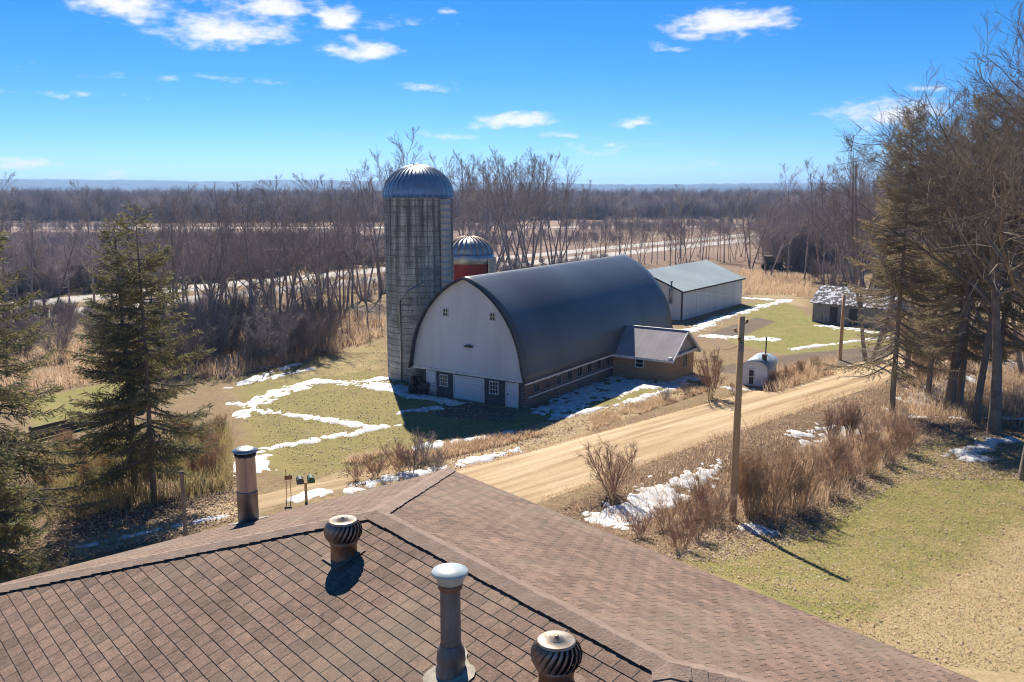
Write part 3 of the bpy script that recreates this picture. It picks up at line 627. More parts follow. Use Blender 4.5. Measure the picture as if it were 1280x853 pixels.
def barn():
    W, HE, HR, L, a = 9.6, 2.03, 8.85, 24.6, 4.95
    b = thing('barn', 'large white gambrel-fronted barn with a dark arched roof beside the silos', 'barn', BARN_O, BARN_RZ)
    b['label'] = 'large barn with dark arched roof and white gable beside the silos'
    rise = HR - HE; Rr = (a * a + rise * rise) / (2 * a); cx = a - Rr; th = math.asin(rise / Rr)
    prof = [(cx + Rr * math.cos(th * i / 22), HE + Rr * math.sin(th * i / 22)) for i in range(23)]
    prof[0] = (a + .22, HE - .12); prof[1] = (a + .06, prof[1][1])
    N = 40
    vs = []; fs = []
    full = [(-x, z) for x, z in prof] + [(x, z) for x, z in prof[::-1]][1:]
    n = len(full); ys = np.linspace(-.38, L + .3, N)
    for yy in ys: vs += [(x, yy, z) for x, z in full]
    for i in range(N - 1):
        for k in range(n - 1): fs.append((i * n + k, (i + 1) * n + k, (i + 1) * n + k + 1, i * n + k + 1))
    me = bpy.data.meshes.new('roof'); me.from_pydata(vs, [], fs); rf = link('roof', me, M['barn_roof'], b, True)
    md = rf.modifiers.new('thick', 'SOLIDIFY'); md.thickness = .09; md.offset = -1
    m = MB(); m.box((0, L / 2, HR + .03), (.28, L + .7, .05)); m.build('ridge_trim', mat('pale_ridge_flashing', (.45, .47, .48), .4, metal=.4), rf)
    m = MB(); pr = [(x * .985, -.42, z - .02) for x, z in full]     # barge trim along the arch
    m.tube(pr, .07, 6); m.build('barge_board', M['black'], rf)
    for s in (-1, 1):
        m = MB(); m.bx(s * (a + .14), s * (a + .30), -.38, L + .3, HE - .22, HE - .10); m.build('eave_trim', M['trim'], rf)
    inner = [(x * .985, z - .06) for x, z in full if z > HE]
    gp_ = [(-4.86, HE)] + inner + [(4.86, HE)]
    for y0, nm in ((-.10, 'gable_wall'), (L - .02, 'gable_wall')):
        m = MB(); m.prism([(x, y0, z) for x, z in gp_], (0, .12, 0)); g = m.build(nm, M['barnwhite'], b)
        if y0 < 0:
            gw = g
    # upper windows and the yard lamp under the gable
    for px in (-1.95, 2.45): window(gw, px * .93, -.10, 6.02, .40, .50, proud=.05, fm=M['white'])
    m = MB(); m.box((.25, -.24, 4.02), (.34, .22, .16)); m.box((.25, -.12, 4.05), (.1, .1, .1)); m.box((-.02, -.2, 3.98), (.2, .12, .09)); m.box((.52, -.2, 3.98), (.2, .12, .09)); m.build('flood_lamp', M['black'], gw)
    m = MB(); m.bx(-4.95, 4.95, -.16, .0, HE - .16, HE + .02); m.build('sill_board', M['trim'], b)
    # ground floor
    fw = MB(); fw.bx(-4.7, 4.7, .0, .3, -.4, HE - .01); fw.build('front_wall', M['greywall'], b)
    sw = MB(); sw.bx(4.7, 4.88, .0, L, -.4, HE + .2); sw.bx(4.6, 4.9, -.03, .42, -.4, HE - .2)
    w_ = sw.build('stone_wall', M['stone'], b); sw = MB(); sw.bx(-4.88, -4.7, .0, L, -.4, HE + .2); sw.build('stone_wall', M['stone'], b)
    sw = MB(); sw.bx(-4.7, 4.7, L - .3, L, -.4, HE); sw.build('stone_wall', M['stone'], b)
    m = MB(); m.bx(4.88, 4.97, .42, 13.2, .72, .80); m.build('stone_ledge', M['trim'], w_)
    for k in range(8): window(w_, 4.88, 1.5 + 1.55 * k, 1.0, .62, .72, face='x', sgn=1, nx=2, nz=1, fm=M['sash'], proud=.05)
    for k in range(3): window(w_, 4.88, 19.4 + 1.7 * k, 1.0, .62, .72, face='x', sgn=1, nx=2, nz=1, fm=M['sash'], proud=.05)
    # front openings from left to right
    def door(name, x0, x1, h, m_, panels):
        d = MB(); d.bx(x0, x1, -.06, .02, .02, h)
        o = d.build(name, m_, b); f = MB(); t = .09
        f.bx(x0 - t, x0, -.10, .02, 0, h + t); f.bx(x1, x1 + t, -.10, .02, 0, h + t); f.bx(x0, x1, -.10, .02, h, h + t); f.build('frame', M['trim'], o)
        return o
    o = door('entry_door', -3.62, -2.92, 1.72, M['white'], 0); m = MB(); m.bx(-3.0, -2.96, -.12, -.06, .85, .97); m.build('handle', M['black'], o)
    o = door('entry_door', 3.42, 4.30, 1.70, M['white'], 0); m = MB(); m.bx(3.48, 3.53, -.12, -.06, .85, .97); m.build('handle', M['black'], o)
    m = MB(); m.bx(-4.4, -4.05, -.03, .02, .0, 1.7); m.build('plank_door', M['black'], b)
    o = door('garage_door', -1.12, 1.42, 1.68, M['white'], 4)
    m = MB()
    for k in range(4):
        z0 = .04 + k * .41; m.bx(-1.08, 1.38, -.085, -.06, z0, z0 + .37)
    m.build('door_panels', M['barnwhite'], o)
    window(b, -2.12, 0, .82, .62, .78, nx=3, nz=3, proud=.06); window(b, 2.32, 0, .82, .66, .82, nx=3, nz=3, proud=.06)
M['barnwhite'] = ribbed('white_barn_boards', (.72, .73, .75), (.58, .58, .585), .22, .6, 0, 'x', .3, .25, .6)
M['sash'] = mat('grey_window_sash', (.27, .265, .26), .7, (.16, .155, .15), 3)
barn()

def milk_house():
    t = thing('milk_house', 'small tan brick wing with pinkish grey gable roof against the barn', 'outbuilding',
              (BARN_O[0] + 4.9 * math.cos(BARN_RZ) - 13.3 * math.sin(BARN_RZ), BARN_O[1] + 4.9 * math.sin(BARN_RZ) + 13.3 * math.cos(BARN_RZ), 0), BARN_RZ)
    Lx, Wy, H, HR = 4.9, 5.0, 2.05, 3.75
    m = MB(); m.bx(.0, Lx, .0, .2, -.4, H); m.bx(.0, Lx, Wy - .2, Wy, -.4, H); m.bx(Lx - .2, Lx, .2, Wy - .2, -.4, H); w = m.build('brick_wall', M['tanbrick'], t)
    window(w, 2.35, 0, 1.0, .62, .62, nx=1, nz=2, proud=.06, fm=M['white']); window(w, Lx, 3.1, .9, .55, .9, face='x', sgn=1, nx=1, nz=2, fm=M['sash'], proud=.05)
    m = MB(); m.prism([(Lx - .12, .0, H), (Lx - .12, Wy, H), (Lx - .12, Wy / 2, HR - .05)], (.1, 0, 0)); m.build('gable', M['clap'], t)
    e = .38; k = (HR - H) / (Wy / 2); z0 = H - k * e
    m = MB()
    for s in (0, 1):
        y0, y1 = (-e, Wy / 2) if s == 0 else (Wy / 2, Wy + e); za, zb = (z0, HR) if s == 0 else (HR, z0)
        m.prism([(-.55, y0, za + .02), (-.55, y1, zb + .02), (-.55, y1, zb + .10), (-.55, y0, za + .10)], (Lx + 1.0, 0, 0))
    r = m.build('roof', M['annexroof'], t); m = MB()
    m.bx(-.3, Lx + .46, -e - .06, -e + .03, z0 - .12, z0 + .08); m.bx(-.3, Lx + .46, Wy + e - .03, Wy + e + .06, z0 - .12, z0 + .08); m.bx(Lx + .0, Lx + .28, -e + .03, Wy + e - .03, H - .16, H + .02); m.build('eave_trim', M['trim'], r); m = MB()
    for s in (0, 1):
        y0, y1 = (-e, Wy / 2) if s == 0 else (Wy / 2, Wy + e); za, zb = (z0, HR) if s == 0 else (HR, z0)
        m.prism([(Lx + .45, y0, za - .08), (Lx + .45, y1, zb - .08), (Lx + .45, y1, zb + .13), (Lx + .45, y0, za + .13)], (.06, 0, 0))
    m.build('barge_board', M['trim'], r); m = MB(); m.bx(-.5, Lx + .5, Wy / 2 - .1, Wy / 2 + .1, HR + .09, HR + .125); m.build('ridge_trim', M['trim'], r)
milk_house()

def silo():
    Rs, H = 2.72, 14.3
    t = thing('silo', 'tall weathered grey concrete silo with ribbed metal dome', 'silo', (-7.4, 69.8, 0))
    m = MB(); m.lathe([(Rs, -.5), (Rs, H)], (0, 0, 0), 64); m.build('stave_wall', M['stave'], t, True)
    m = MB()
    for k in range(30):
        z = .5 + k * .47; m.lathe([(Rs + .001, z - .012), (Rs + .022, z - .012), (Rs + .022, z + .012), (Rs + .001, z + .012)], (0, 0, 0), 64)
    m.build('hoops', mat('rusty_hoops', (.13, .11, .095), .8), t)
    m = MB(); prof = [(Rs + .06, H - .02), (Rs + .1, H + .0), (Rs + .1, H + .05)] + [(Rs * 1.03 * math.cos(PI / 2 * i / 12), H + .05 + 2.5 * math.sin(PI / 2 * i / 12)) for i in range(13)]
    m.lathe([(max(r, .05), z) for r, z in prof], (0, 0, 0), 72); d = m.build('dome', M['dome'], t, True)
    m = MB()
    for k in range(36):
        a = 2 * PI * k / 36
        m.tube([((Rs * 1.03 * math.cos(PI / 2 * i / 9) + .012) * math.cos(a), (Rs * 1.03 * math.cos(PI / 2 * i / 9) + .012) * math.sin(a), H + .06 + 2.51 * math.sin(PI / 2 * i / 9)) for i in range(9)], .045, 5, False)
    m.build('dome_ribs', M['dome'], d, True); m = MB(); m.lathe([(.42, H + 2.52), (.42, H + 2.62), (.001, H + 2.66)], (0, 0, 0), 20); m.build('dome_cap', M['dome'], d, True)
    # covered climbing chute on the right front
    a = R(-38); cx, cy = (Rs + .05) * math.cos(a), (Rs + .05) * math.sin(a)
    m = MB(); m.lathe([(.46, 2.0)] + [q for k in range(24) for q in ((.46, 2.27 + k * .5), (.50, 2.28 + k * .5), (.50, 2.33 + k * .5), (.46, 2.34 + k * .5))] + [(.46, H - .05)], (cx, cy, 0), 14, a - PI / 2, a + PI / 2); ch = m.build('chute', mat('pale_chute_metal', (.52, .51, .47), .6, (.40, .385, .35), 1.5, stretch=(2, 2, .3)), t, True)
    m = MB(); b0 = R(-118)
    pts = [((Rs + .09) * math.cos(b0), (Rs + .09) * math.sin(b0), z) for z in (0, 4, 6.4)] + [((Rs + .09) * math.cos(b0 + .25), (Rs + .09) * math.sin(b0 + .25), 7.2), ((Rs + .09) * math.cos(b0 + .7), (Rs + .09) * math.sin(b0 + .7), 7.9)]
    m.tube(pts, .06, 8); m.build('filler_pipe', M['metal'], t, True)
silo()
def silo_small():
    Rs, H = 2.2, 8.3; t = thing('silo', 'shorter red silo with rusty ribbed dome behind the barn', 'silo', (-3.95, 80.5, 0))
    m = MB(); m.lathe([(Rs, -.4), (Rs, H)], (0, 0, 0), 48); m.build('red_wall', M['redwall'], t, True)
    m = MB(); prof = [(Rs + .02, H), (Rs + .1, H), (Rs + .1, H + .75), (Rs + .02, H + .8)] + [(Rs * math.cos(PI / 2 * i / 10), H + .8 + 1.6 * math.sin(PI / 2 * i / 10)) for i in range(11)]
    m.lathe([(max(r, .05), z) for r, z in prof], (0, 0, 0), 48); d = m.build('dome', M['dome'], t, True)
    m = MB()
    for k in range(22):
        a = 2 * PI * k / 22; m.tube([((Rs * math.cos(PI / 2 * i / 9) + .01) * math.cos(a), (Rs * math.cos(PI / 2 * i / 9) + .01) * math.sin(a), H + .82 + 1.61 * math.sin(PI / 2 * i / 9)) for i in range(9)], .075, 5, False)
    m.build('dome_ribs', mat('rusty_dome_ribs', (.42, .30, .23), .6, (.52, .42, .34), 3, metal=.3), d, True)
    a = R(-28); m = MB(); m.lathe([(.5, 0), (.5, H + .55)], ((Rs + .1) * math.cos(a), (Rs + .1) * math.sin(a), 0), 12, a - PI / 2, a + PI / 2); m.build('chute', M['metal'], t, True)
silo_small()

def pole_shed():
    t = thing('pole_shed', 'long white metal shed with pale green roof behind the barn', 'shed', (19.6, 99.66, 0), -R(35.6))
    W, L, H, HR = 10.4, 18.6, 3.42, 5.45      # local: front gable from x=0 to -W, length along +y
    m = MB(); m.bx(-.1, 0, 0, L, -.4, H); m.bx(-W, -W + .1, 0, L, -.4, H); w = m.build('side_wall', M['shedwall'], t)
    for y0 in (0, L - .1):
        m = MB(); m.prism([(-W + .1, y0, -.4), (-.1, y0, -.4), (-.1, y0, H), (-W / 2, y0, HR - .06), (-W + .1, y0, H)], (0, .1, 0)); g = m.build('gable_wall', M['shedwall'], t)
    e = .25; k = (HR - H) / (W / 2); m = MB()
    for s in (0, 1):
        x0, x1 = (e, -W / 2) if s == 0 else (-W / 2, -W - e); za, zb = (H - k * e, HR) if s == 0 else (HR, H - k * e)
        m.prism([(x0, -.3, za), (x1, -.3, zb), (x1, -.3, zb + .09), (x0, -.3, za + .09)], (0, L + .6, 0))
    r = m.build('roof', M['shedroof'], t); m = MB(); m.bx(e, e + .04, -.3, L + .3, H - k * e - .1, H - k * e + .09); m.build('eave_trim', M['black'], r)
    m = MB(); m.prism([(e, -.34, H - k * e - .1), (-W / 2, -.34, HR - .1), (-W - e, -.34, H - k * e - .1), (-W - e, -.34, H - k * e + .08), (-W / 2, -.34, HR + .1), (e, -.34, H - k * e + .08)], (0, .04, 0)); m.build('barge_board', M['black'], r)
    m = MB(); m.bx(-.12, .02, -.06, -.005, 0, H - .05); m.bx(0.005, .04, -.02, .1, 0, H - .05); m.build('corner_trim', M['black'], t)
    m = MB(); m.tube([(-1.35, -.18, 1.9), (-1.35, -.18, 4.4)], .11, 10); m.box((-1.35, -.1, 2.1), (.2, .2, .16)); m.tube([(-1.35, -.18, 4.38), (-1.35, -.18, 4.52)], .17, 10); m.build('stove_pipe', M['metal'], t, True)
    m = MB(); m.tube([(-1.62, -.1, 1.8), (-1.62, -.1, 3.6)], .05, 8); m.build('thin_pipe', M['metal'], t, True)
    for x0, x1, y, ax in ((2.2, 3.2, 0, 'x'), (4.0, 7.4, 0, 'x')):
        m = MB(); m.bx(.003, .035, x0, x1, .0, 2.15 if x1 - x0 < 2 else 2.9); m.build('sliding_door', M['shedwall'], t)
    m = MB(); m.bx(-3.3, -2.4, -.04, -.003, 0, 2.1); m.build('entry_door', M['white'], t)
pole_shed()

def pump_house():
    c = G(927, 481); t = thing('pump_house', 'tiny white arch-roofed hut beside the gravel road', 'hut', (c[0], c[1], 0), -R(28))
    W, L, H = 2.15, 4.0, 1.45; t.scale = (.88, .88, .88); N = 12; rise = .85      # front gable along +x, length along +y
    arc = [(W / 2 - (W / 2 + .1) * math.cos(PI * i / N), H + rise * math.sin(PI * i / N) ** .9) for i in range(N + 1)]
    m = MB(); m.prism([(0, 0, -.3), (W, 0, -.3)] + [(min(max(x, 0), W), 0, z - .03) for x, z in arc[::-1]], (0, .12, 0)); m.bx(0, .12, .12, L, -.3, H); m.bx(W - .12, W, .12, L, -.3, H); w = m.build('white_wall', M['white'], t)
    vs = []; fs = []
    for yy in (-.15, L + .15): vs += [(x, yy, z) for x, z in arc] + [(x * .97 + .03, yy, z - .07) for x, z in arc]
    n = N + 1
    for i in range(N): fs += [(i, i + 1, 2 * n + i + 1, 2 * n + i), (n + i, 3 * n + i, 3 * n + i + 1, n + i + 1), (i, n + i, n + i + 1, i + 1), (2 * n + i, 2 * n + i + 1, 3 * n + i + 1, 3 * n + i)]
    MB().add(vs, fs).build('arched_roof', mat('blue_grey_arched_metal', (.36, .42, .46), .4, (.28, .33, .37), 2, metal=.3), t, True)
    m = MB(); m.bx(.62, 1.02, -.04, -.003, .15, 1.38); d = m.build('door', M['black'], t); m = MB(); m.bx(.55, .62, -.06, 0, .1, 1.52); m.bx(1.02, 1.09, -.06, 0, .1, 1.52); m.bx(.62, 1.02, -.06, 0, 1.45, 1.52); m.bx(.62, 1.02, -.055, -.04, .8, .84); m.build('frame', M['trim'], d)
    m = MB(); m.bx(1.45, 1.8, 1.0, 1.35, 1.7, 2.6); m.bx(1.42, 1.83, .97, 1.38, 2.6, 2.67); m.build('chimney', brick_mat('dark_red_brick', (.20, .09, .065), (.14, .065, .05), (.2, .17, .15), .22, .075, .012), t)
    m = MB(); m.tube([(1.3, 3.2, 2.0), (1.3, 3.2, 3.9)], .06, 8); m.build('vent_pipe', M['black'], t)
pump_house()

def old_shed():
    t = thing('board_shed', 'weathered grey board shed with snow-flecked roof behind the pines', 'shed', (34.45, 99.04, 0), -R(42))
    W, L, H, HR = 8.5, 5.0, 2.35, 3.9
    m = MB(); m.bx(0, W, 0, .12, -.4, H); m.bx(0, W, L - .12, L, -.4, H); m.prism([(0, .12, -.4), (0, L - .12, -.4), (0, L - .12, H), (0, L / 2, HR - .1), (0, .12, H)], (.12, 0, 0)); m.prism([(W - .12, .12, -.4), (W - .12, L - .12, -.4), (W - .12, L - .12, H), (W - .12, L / 2, HR - .1), (W - .12, .12, H)], (.12, 0, 0))
    m.build('board_wall', M['wood_grey'], t); e = .3; k = (HR - H) / (L / 2); m = MB()
    for s in (0, 1):
        y0, y1 = (-e, L / 2) if s == 0 else (L / 2, L + e); za, zb = (H - k * e, HR) if s == 0 else (HR, H - k * e)
        m.prism([(-.25, y0, za), (-.25, y1, zb), (-.25, y1, zb + .08), (-.25, y0, za + .08)], (W + .5, 0, 0))
    m.build('roof', mat('snow_flecked_shingles', (.13, .115, .11), .9, (.74, .74, .76), 2.6, det=7, lo=.49, hi=.57), t)
    for x in (2.0, 4.2): m = MB(); m.bx(x, x + .9, -.03, -.003, .1, 1.9); m.build('plank_door', M['black'], t)
old_shed()

# ------------------------------------------------------------------ poles, wires, small things by the road
def pole(name, label, loc, h, r, top):
    t = thing(name, label, 'utility pole', loc); m = MB()
    m.lathe([(r, -.4), (r * .96, h * .4), (r * .82, h), (.01, h + .03)], (0, 0, 0), 14); m.build('shaft', M['wood_pole'], t, True)
    if top:
        for z, a in ((h - .35, .3), (h - .75, 2.6), (h - 1.1, 4.2)):
            m = MB(); m.tube([(0, 0, z), (  .26 * math.cos(a), .26 * math.sin(a), z + .06)], .03, 8); m.lathe([(.04, 0), (.06, .03), (.05, .07), (.075, .10), (.03, .15), (.001, .155)], (.27 * math.cos(a), .27 * math.sin(a), z + .05), 12); m.build('insulator', M['rust'], t, True)
        m = MB(); m.box((.0, -.2, h - 1.35), (.16, .14, .42)); m.build('bracket', M['sash'], t)
    return t
PL = (10.15, 38.1); pole('utility_pole', 'tall bare wooden utility pole at the lawn edge beside the brush', (*PL, float(terrain(*PL))), 9.45 - float(terrain(*PL)), .17, True)
PL2 = (29.2, 76.2); pole('utility_pole', 'shorter dark utility pole beyond the road left of the pines', (*PL2, 0), 5.8, .16, False)
def wire(a, b, sag, label):
    m = MB(); a, b = Vector(a), Vector(b); m.tube([a.lerp(b, i / 16) - Vector((0, 0, 4 * sag * (i / 16) * (1 - i / 16))) for i in range(17)], .014, 5); tag(m.build('overhead_wire', M['black'], None), label, 'wire')
wire((29.2, 76.2, 5.6), (20.5, 100.2, 3.3), .35, 'thin dark overhead wire running from the far pole to the white shed')
wire((10.15, 38.1, 8.2), (16.1, 69.6, 3.0), .5, 'thin dark overhead wire running from the near pole to the brick wing')

def mailbox():
    g = G(383, 628); t = thing('mailbox', 'two small green-lidded mailboxes on one wooden post by the road', 'mailbox', (g[0], g[1], g[2]), R(20))
    m = MB(); m.bx(-.06, .06, -.06, .06, -.3, 1.0); m.bx(-.42, .42, -.05, .05, .95, 1.02); m.build('post', M['wood_pole'], t)
    for x, c in ((-.26, (.05, .06, .055)), (.26, (.03, .085, .045))):
        m = MB(); pr = [(x - .16, -.26, 1.02), (x + .16, -.26, 1.02), (x + .16, -.26, 1.17)] + [(x + .16 * math.cos(PI * i / 8), -.26, 1.17 + .14 * math.sin(PI * i / 8)) for i in range(1, 8)] + [(x - .16, -.26, 1.17)]
        m.prism(pr, (0, .52, 0)); m.build('box', mat('mailbox_paint', c, .45, tuple(k * 1.6 for k in c), 5), t)
mailbox()
def sign_stakes():
    g = G(361, 624); t = thing('marker_sign', 'small rusty marker sign on two thin stakes left of the mailboxes', 'sign', g, R(15)); m = MB()
    for x in (-.1, .12): m = MB(); m.tube([(x, 0, -.2), (x * .8, 0, 1.55 if x < 0 else 1.3)], .022, 6); m.build('stake', M['wood_pole'], t)
    m = MB(); m.bx(-.16, .2, -.035, -.015, 1.0, 1.22); m.build('plate', M['rust'], t)
sign_stakes()

def fence():
    pts = gp([(272, 470), (300, 464), (330, 456), (360, 449), (385, 444), (408, 440)]); t = thing('wire_fence', 'low brown post fence along the yard below the thicket', 'fence', (pts[0][0], pts[0][1], 0))
    b = Vector((pts[0][0], pts[0][1], 0)); n = 22; xs = np.linspace(0, len(pts) - 1, n); pp = []
    for s in xs:
        i = min(int(s), len(pts) - 2); f = s - i; pp.append(Vector((pts[i][0] * (1 - f) + pts[i + 1][0] * f, pts[i][1] * (1 - f) + pts[i + 1][1] * f, 0)) - b)
    for p in pp: m = MB(); hh = random.uniform(1.25, 1.6); m.tube([p - Vector((0, 0, .3)), p + Vector((random.uniform(-.06, .06), random.uniform(-.06, .06), hh))], [.08, .07], 7); m.build('post', M['wood_grey'], t)
    for z in (.45, .85, 1.15): m = MB(); m.tube([p + Vector((0, 0, z)) for p in pp], .02, 4); m.build('rail', M['wood_grey'], t)
fence()
def board_fence():
    a = G(40, 552); b = G(182, 515); d = Vector((b[0] - a[0], b[1] - a[1], 0)); L = d.length; t = thing('board_fence', 'low dark board fence crossing the yard behind the left spruces', 'fence', (a[0], a[1], 0), math.atan2(d.y, d.x)); n = int(L / 2.2)
    for k in range(3): m = MB(); m.bx(0, L, -.02, .02, .05 + k * .27, .30 + k * .27); m.build('board', M['wood_fence'], t)
    for k in range(n + 1): m = MB(); x = L * k / n; m.bx(x - .06, x + .06, .02, .14, -.3, .92); m.build('post', M['wood_fence'], t)
board_fence()
def tractor(loc, rz, s):
    t = thing('farm_tractor', 'dark cabbed tractor parked among bare trees beyond the shed', 'tractor', loc, rz); 
    def wheel(x, y, r, w):
        m = MB(); m.lathe([(r * .5, -w / 2), (r * .92, -w / 2), (r, -w * .3), (r, w * .3), (r * .92, w / 2), (r * .5, w / 2)], (0, 0, 0), 24); q = Matrix.Rotation(PI / 2, 3, 'X'); m.v = [tuple(q @ Vector(p) + Vector((x, y, r))) for p in m.v]; o = m.build('wheel', M['rubber'], t)
        m = MB(); m.lathe([(.001, -.06), (r * .5, -.08), (r * .5, .08), (.001, .06)], (0, 0, 0), 18); m.v = [tuple(q @ Vector(p) + Vector((x, y, r))) for p in m.v]; m.build('rim', M['sash'], o)
    for y in (-.85, .85): wheel(-.7, y, .85, .45); wheel(1.6, y * .85, .5, .3)
    m = MB(); m.prism([(-.4, -.35, .7), (2.1, -.35, .7), (2.15, -.35, 1.35), (1.9, -.35, 1.55), (-.2, -.35, 1.7), (-.4, -.35, 1.6)], (0, .7, 0)); m.build('hood', M['black'], t)
    m = MB(); m.prism([(-1.3, -.6, 1.1), (.0, -.6, 1.1), (.1, -.6, 1.9), (-.1, -.6, 2.7), (-1.2, -.6, 2.7), (-1.35, -.6, 1.9)], (0, 1.2, 0)); c = m.build('cab', M['black'], t)
    for y in (-.615, .605): m = MB(); m.bx(-1.1, -.05, y, y + .01, 1.75, 2.55); m.build('window', M['glass'], c)
    m = MB(); m.bx(-1.4, .1, -.7, .7, 2.7, 2.82); m.build('roof', M['sash'], c); m = MB(); m.tube([(1.2, .2, 1.5), (1.2, .2, 2.3)], .05, 8); m.build('exhaust', M['rubber'], t)
tractor((*P(964, 339), 0), R(15), 1)
def skid():
    # small farm implement heaped by the left door of the barn
    g = G(527, 492); t = thing('garden_tractor', 'dark small machine with pale tank parked at the barn front', 'machine', (g[0], g[1], 0), R(-25))
    m = MB(); m.prism([(-.75, -.35, .35), (.7, -.35, .35), (.75, -.35, .85), (.2, -.35, .95), (.1, -.35, .7), (-.45, -.35, .7), (-.55, -.35, 1.2), (-.75, -.35, 1.25)], (0, .7, 0)); m.build('body', M['black'], t)
    for x, y, r in ((-.5, -.45, .36), (-.5, .45, .36), (.55, -.42, .25), (.55, .42, .25)):
        m = MB(); q = Matrix.Rotation(PI / 2, 3, 'X'); m.lathe([(.02, -.1), (r * .9, -.12), (r, -.06), (r, .06), (r * .9, .12), (.02, .1)], (0, 0, 0), 20); m.v = [tuple(q @ Vector(p) + Vector((x, y, r))) for p in m.v]; m.build('wheel', M['rubber'], t)
    m = MB(); m.tube([(.1, 0, .9), (-.12, 0, 1.25)], .03, 8); m.lathe([(.16, 0), (.19, .02), (.16, .04)], (-.14, 0, 1.25), 16); m.build('steering_wheel', M['rubber'], t)
    m = MB(); m.tube([(1.1, -.3, .45), (1.1, .3, .45)], [.3, .3], 16); m.build('tank', mat('pale_tank', (.55, .50, .47), .5, (.4, .35, .33), 4), t, True)
skid()

# ------------------------------------------------------------------ vegetation builders
def tubes(groups, k, col=None):
    """groups: {n: [(pts (n,3), radii (n,)), ...]} -> verts, quads of tapered k-sided tubes"""
    V, Fc, base = [], [], 0
    w = 2 * np.pi * np.arange(k) / k; cw, sw = np.cos(w), np.sin(w)
    for n, lst in groups.items():
        if not lst: continue
        p = np.array([a for a, _ in lst]); r = np.array([b for _, b in lst]); m = len(lst)
        t = np.gradient(p, axis=1); t /= np.linalg.norm(t, axis=2, keepdims=True) + 1e-9
        ref = np.where(np.abs(t[..., 2:3]) < .9, np.array([0, 0, 1.0]), np.array([1.0, 0, 0]))
        a = np.cross(t, ref); a /= np.linalg.norm(a, axis=2, keepdims=True) + 1e-9; b = np.cross(t, a)
        ring = p[:, :, None] + (a[:, :, None] * cw[:, None] + b[:, :, None] * sw[:, None]) * r[:, :, None, None]
        V.append(ring.reshape(-1, 3)); i = (np.arange(m * n * k) + base).reshape(m, n, k); j = np.roll(i, -1, 2)
        Fc.append(np.stack([i[:, :-1], j[:, :-1], j[:, 1:], i[:, 1:]], -1).reshape(-1, 4)); base += m * n * k
    return np.concatenate(V), np.concatenate(Fc)
def grow(rng, p0, d0, L, n, r0, r1, up, wob):
    """a bending branch: returns points, radii and the last direction"""
    p = [np.array(p0, float)]; d = np.array(d0, float); d /= np.linalg.norm(d); s = L / (n - 1)
    for _ in range(n - 1):
        d = d + rng.normal(0, wob, 3) + np.array([0, 0, up]); d /= np.linalg.norm(d); p.append(p[-1] + d * s)
    return np.array(p), np.linspace(r0, r1, n)
def child_dir(rng, t, ang, az):
    ref = np.array([0, 0, 1.0]) if abs(t[2]) < .9 else np.array([1.0, 0, 0])
    a = np.cross(t, ref); a /= np.linalg.norm(a); b = np.cross(t, a)
    return t * math.cos(ang) + (a * math.cos(az) + b * math.sin(az)) * math.sin(ang)
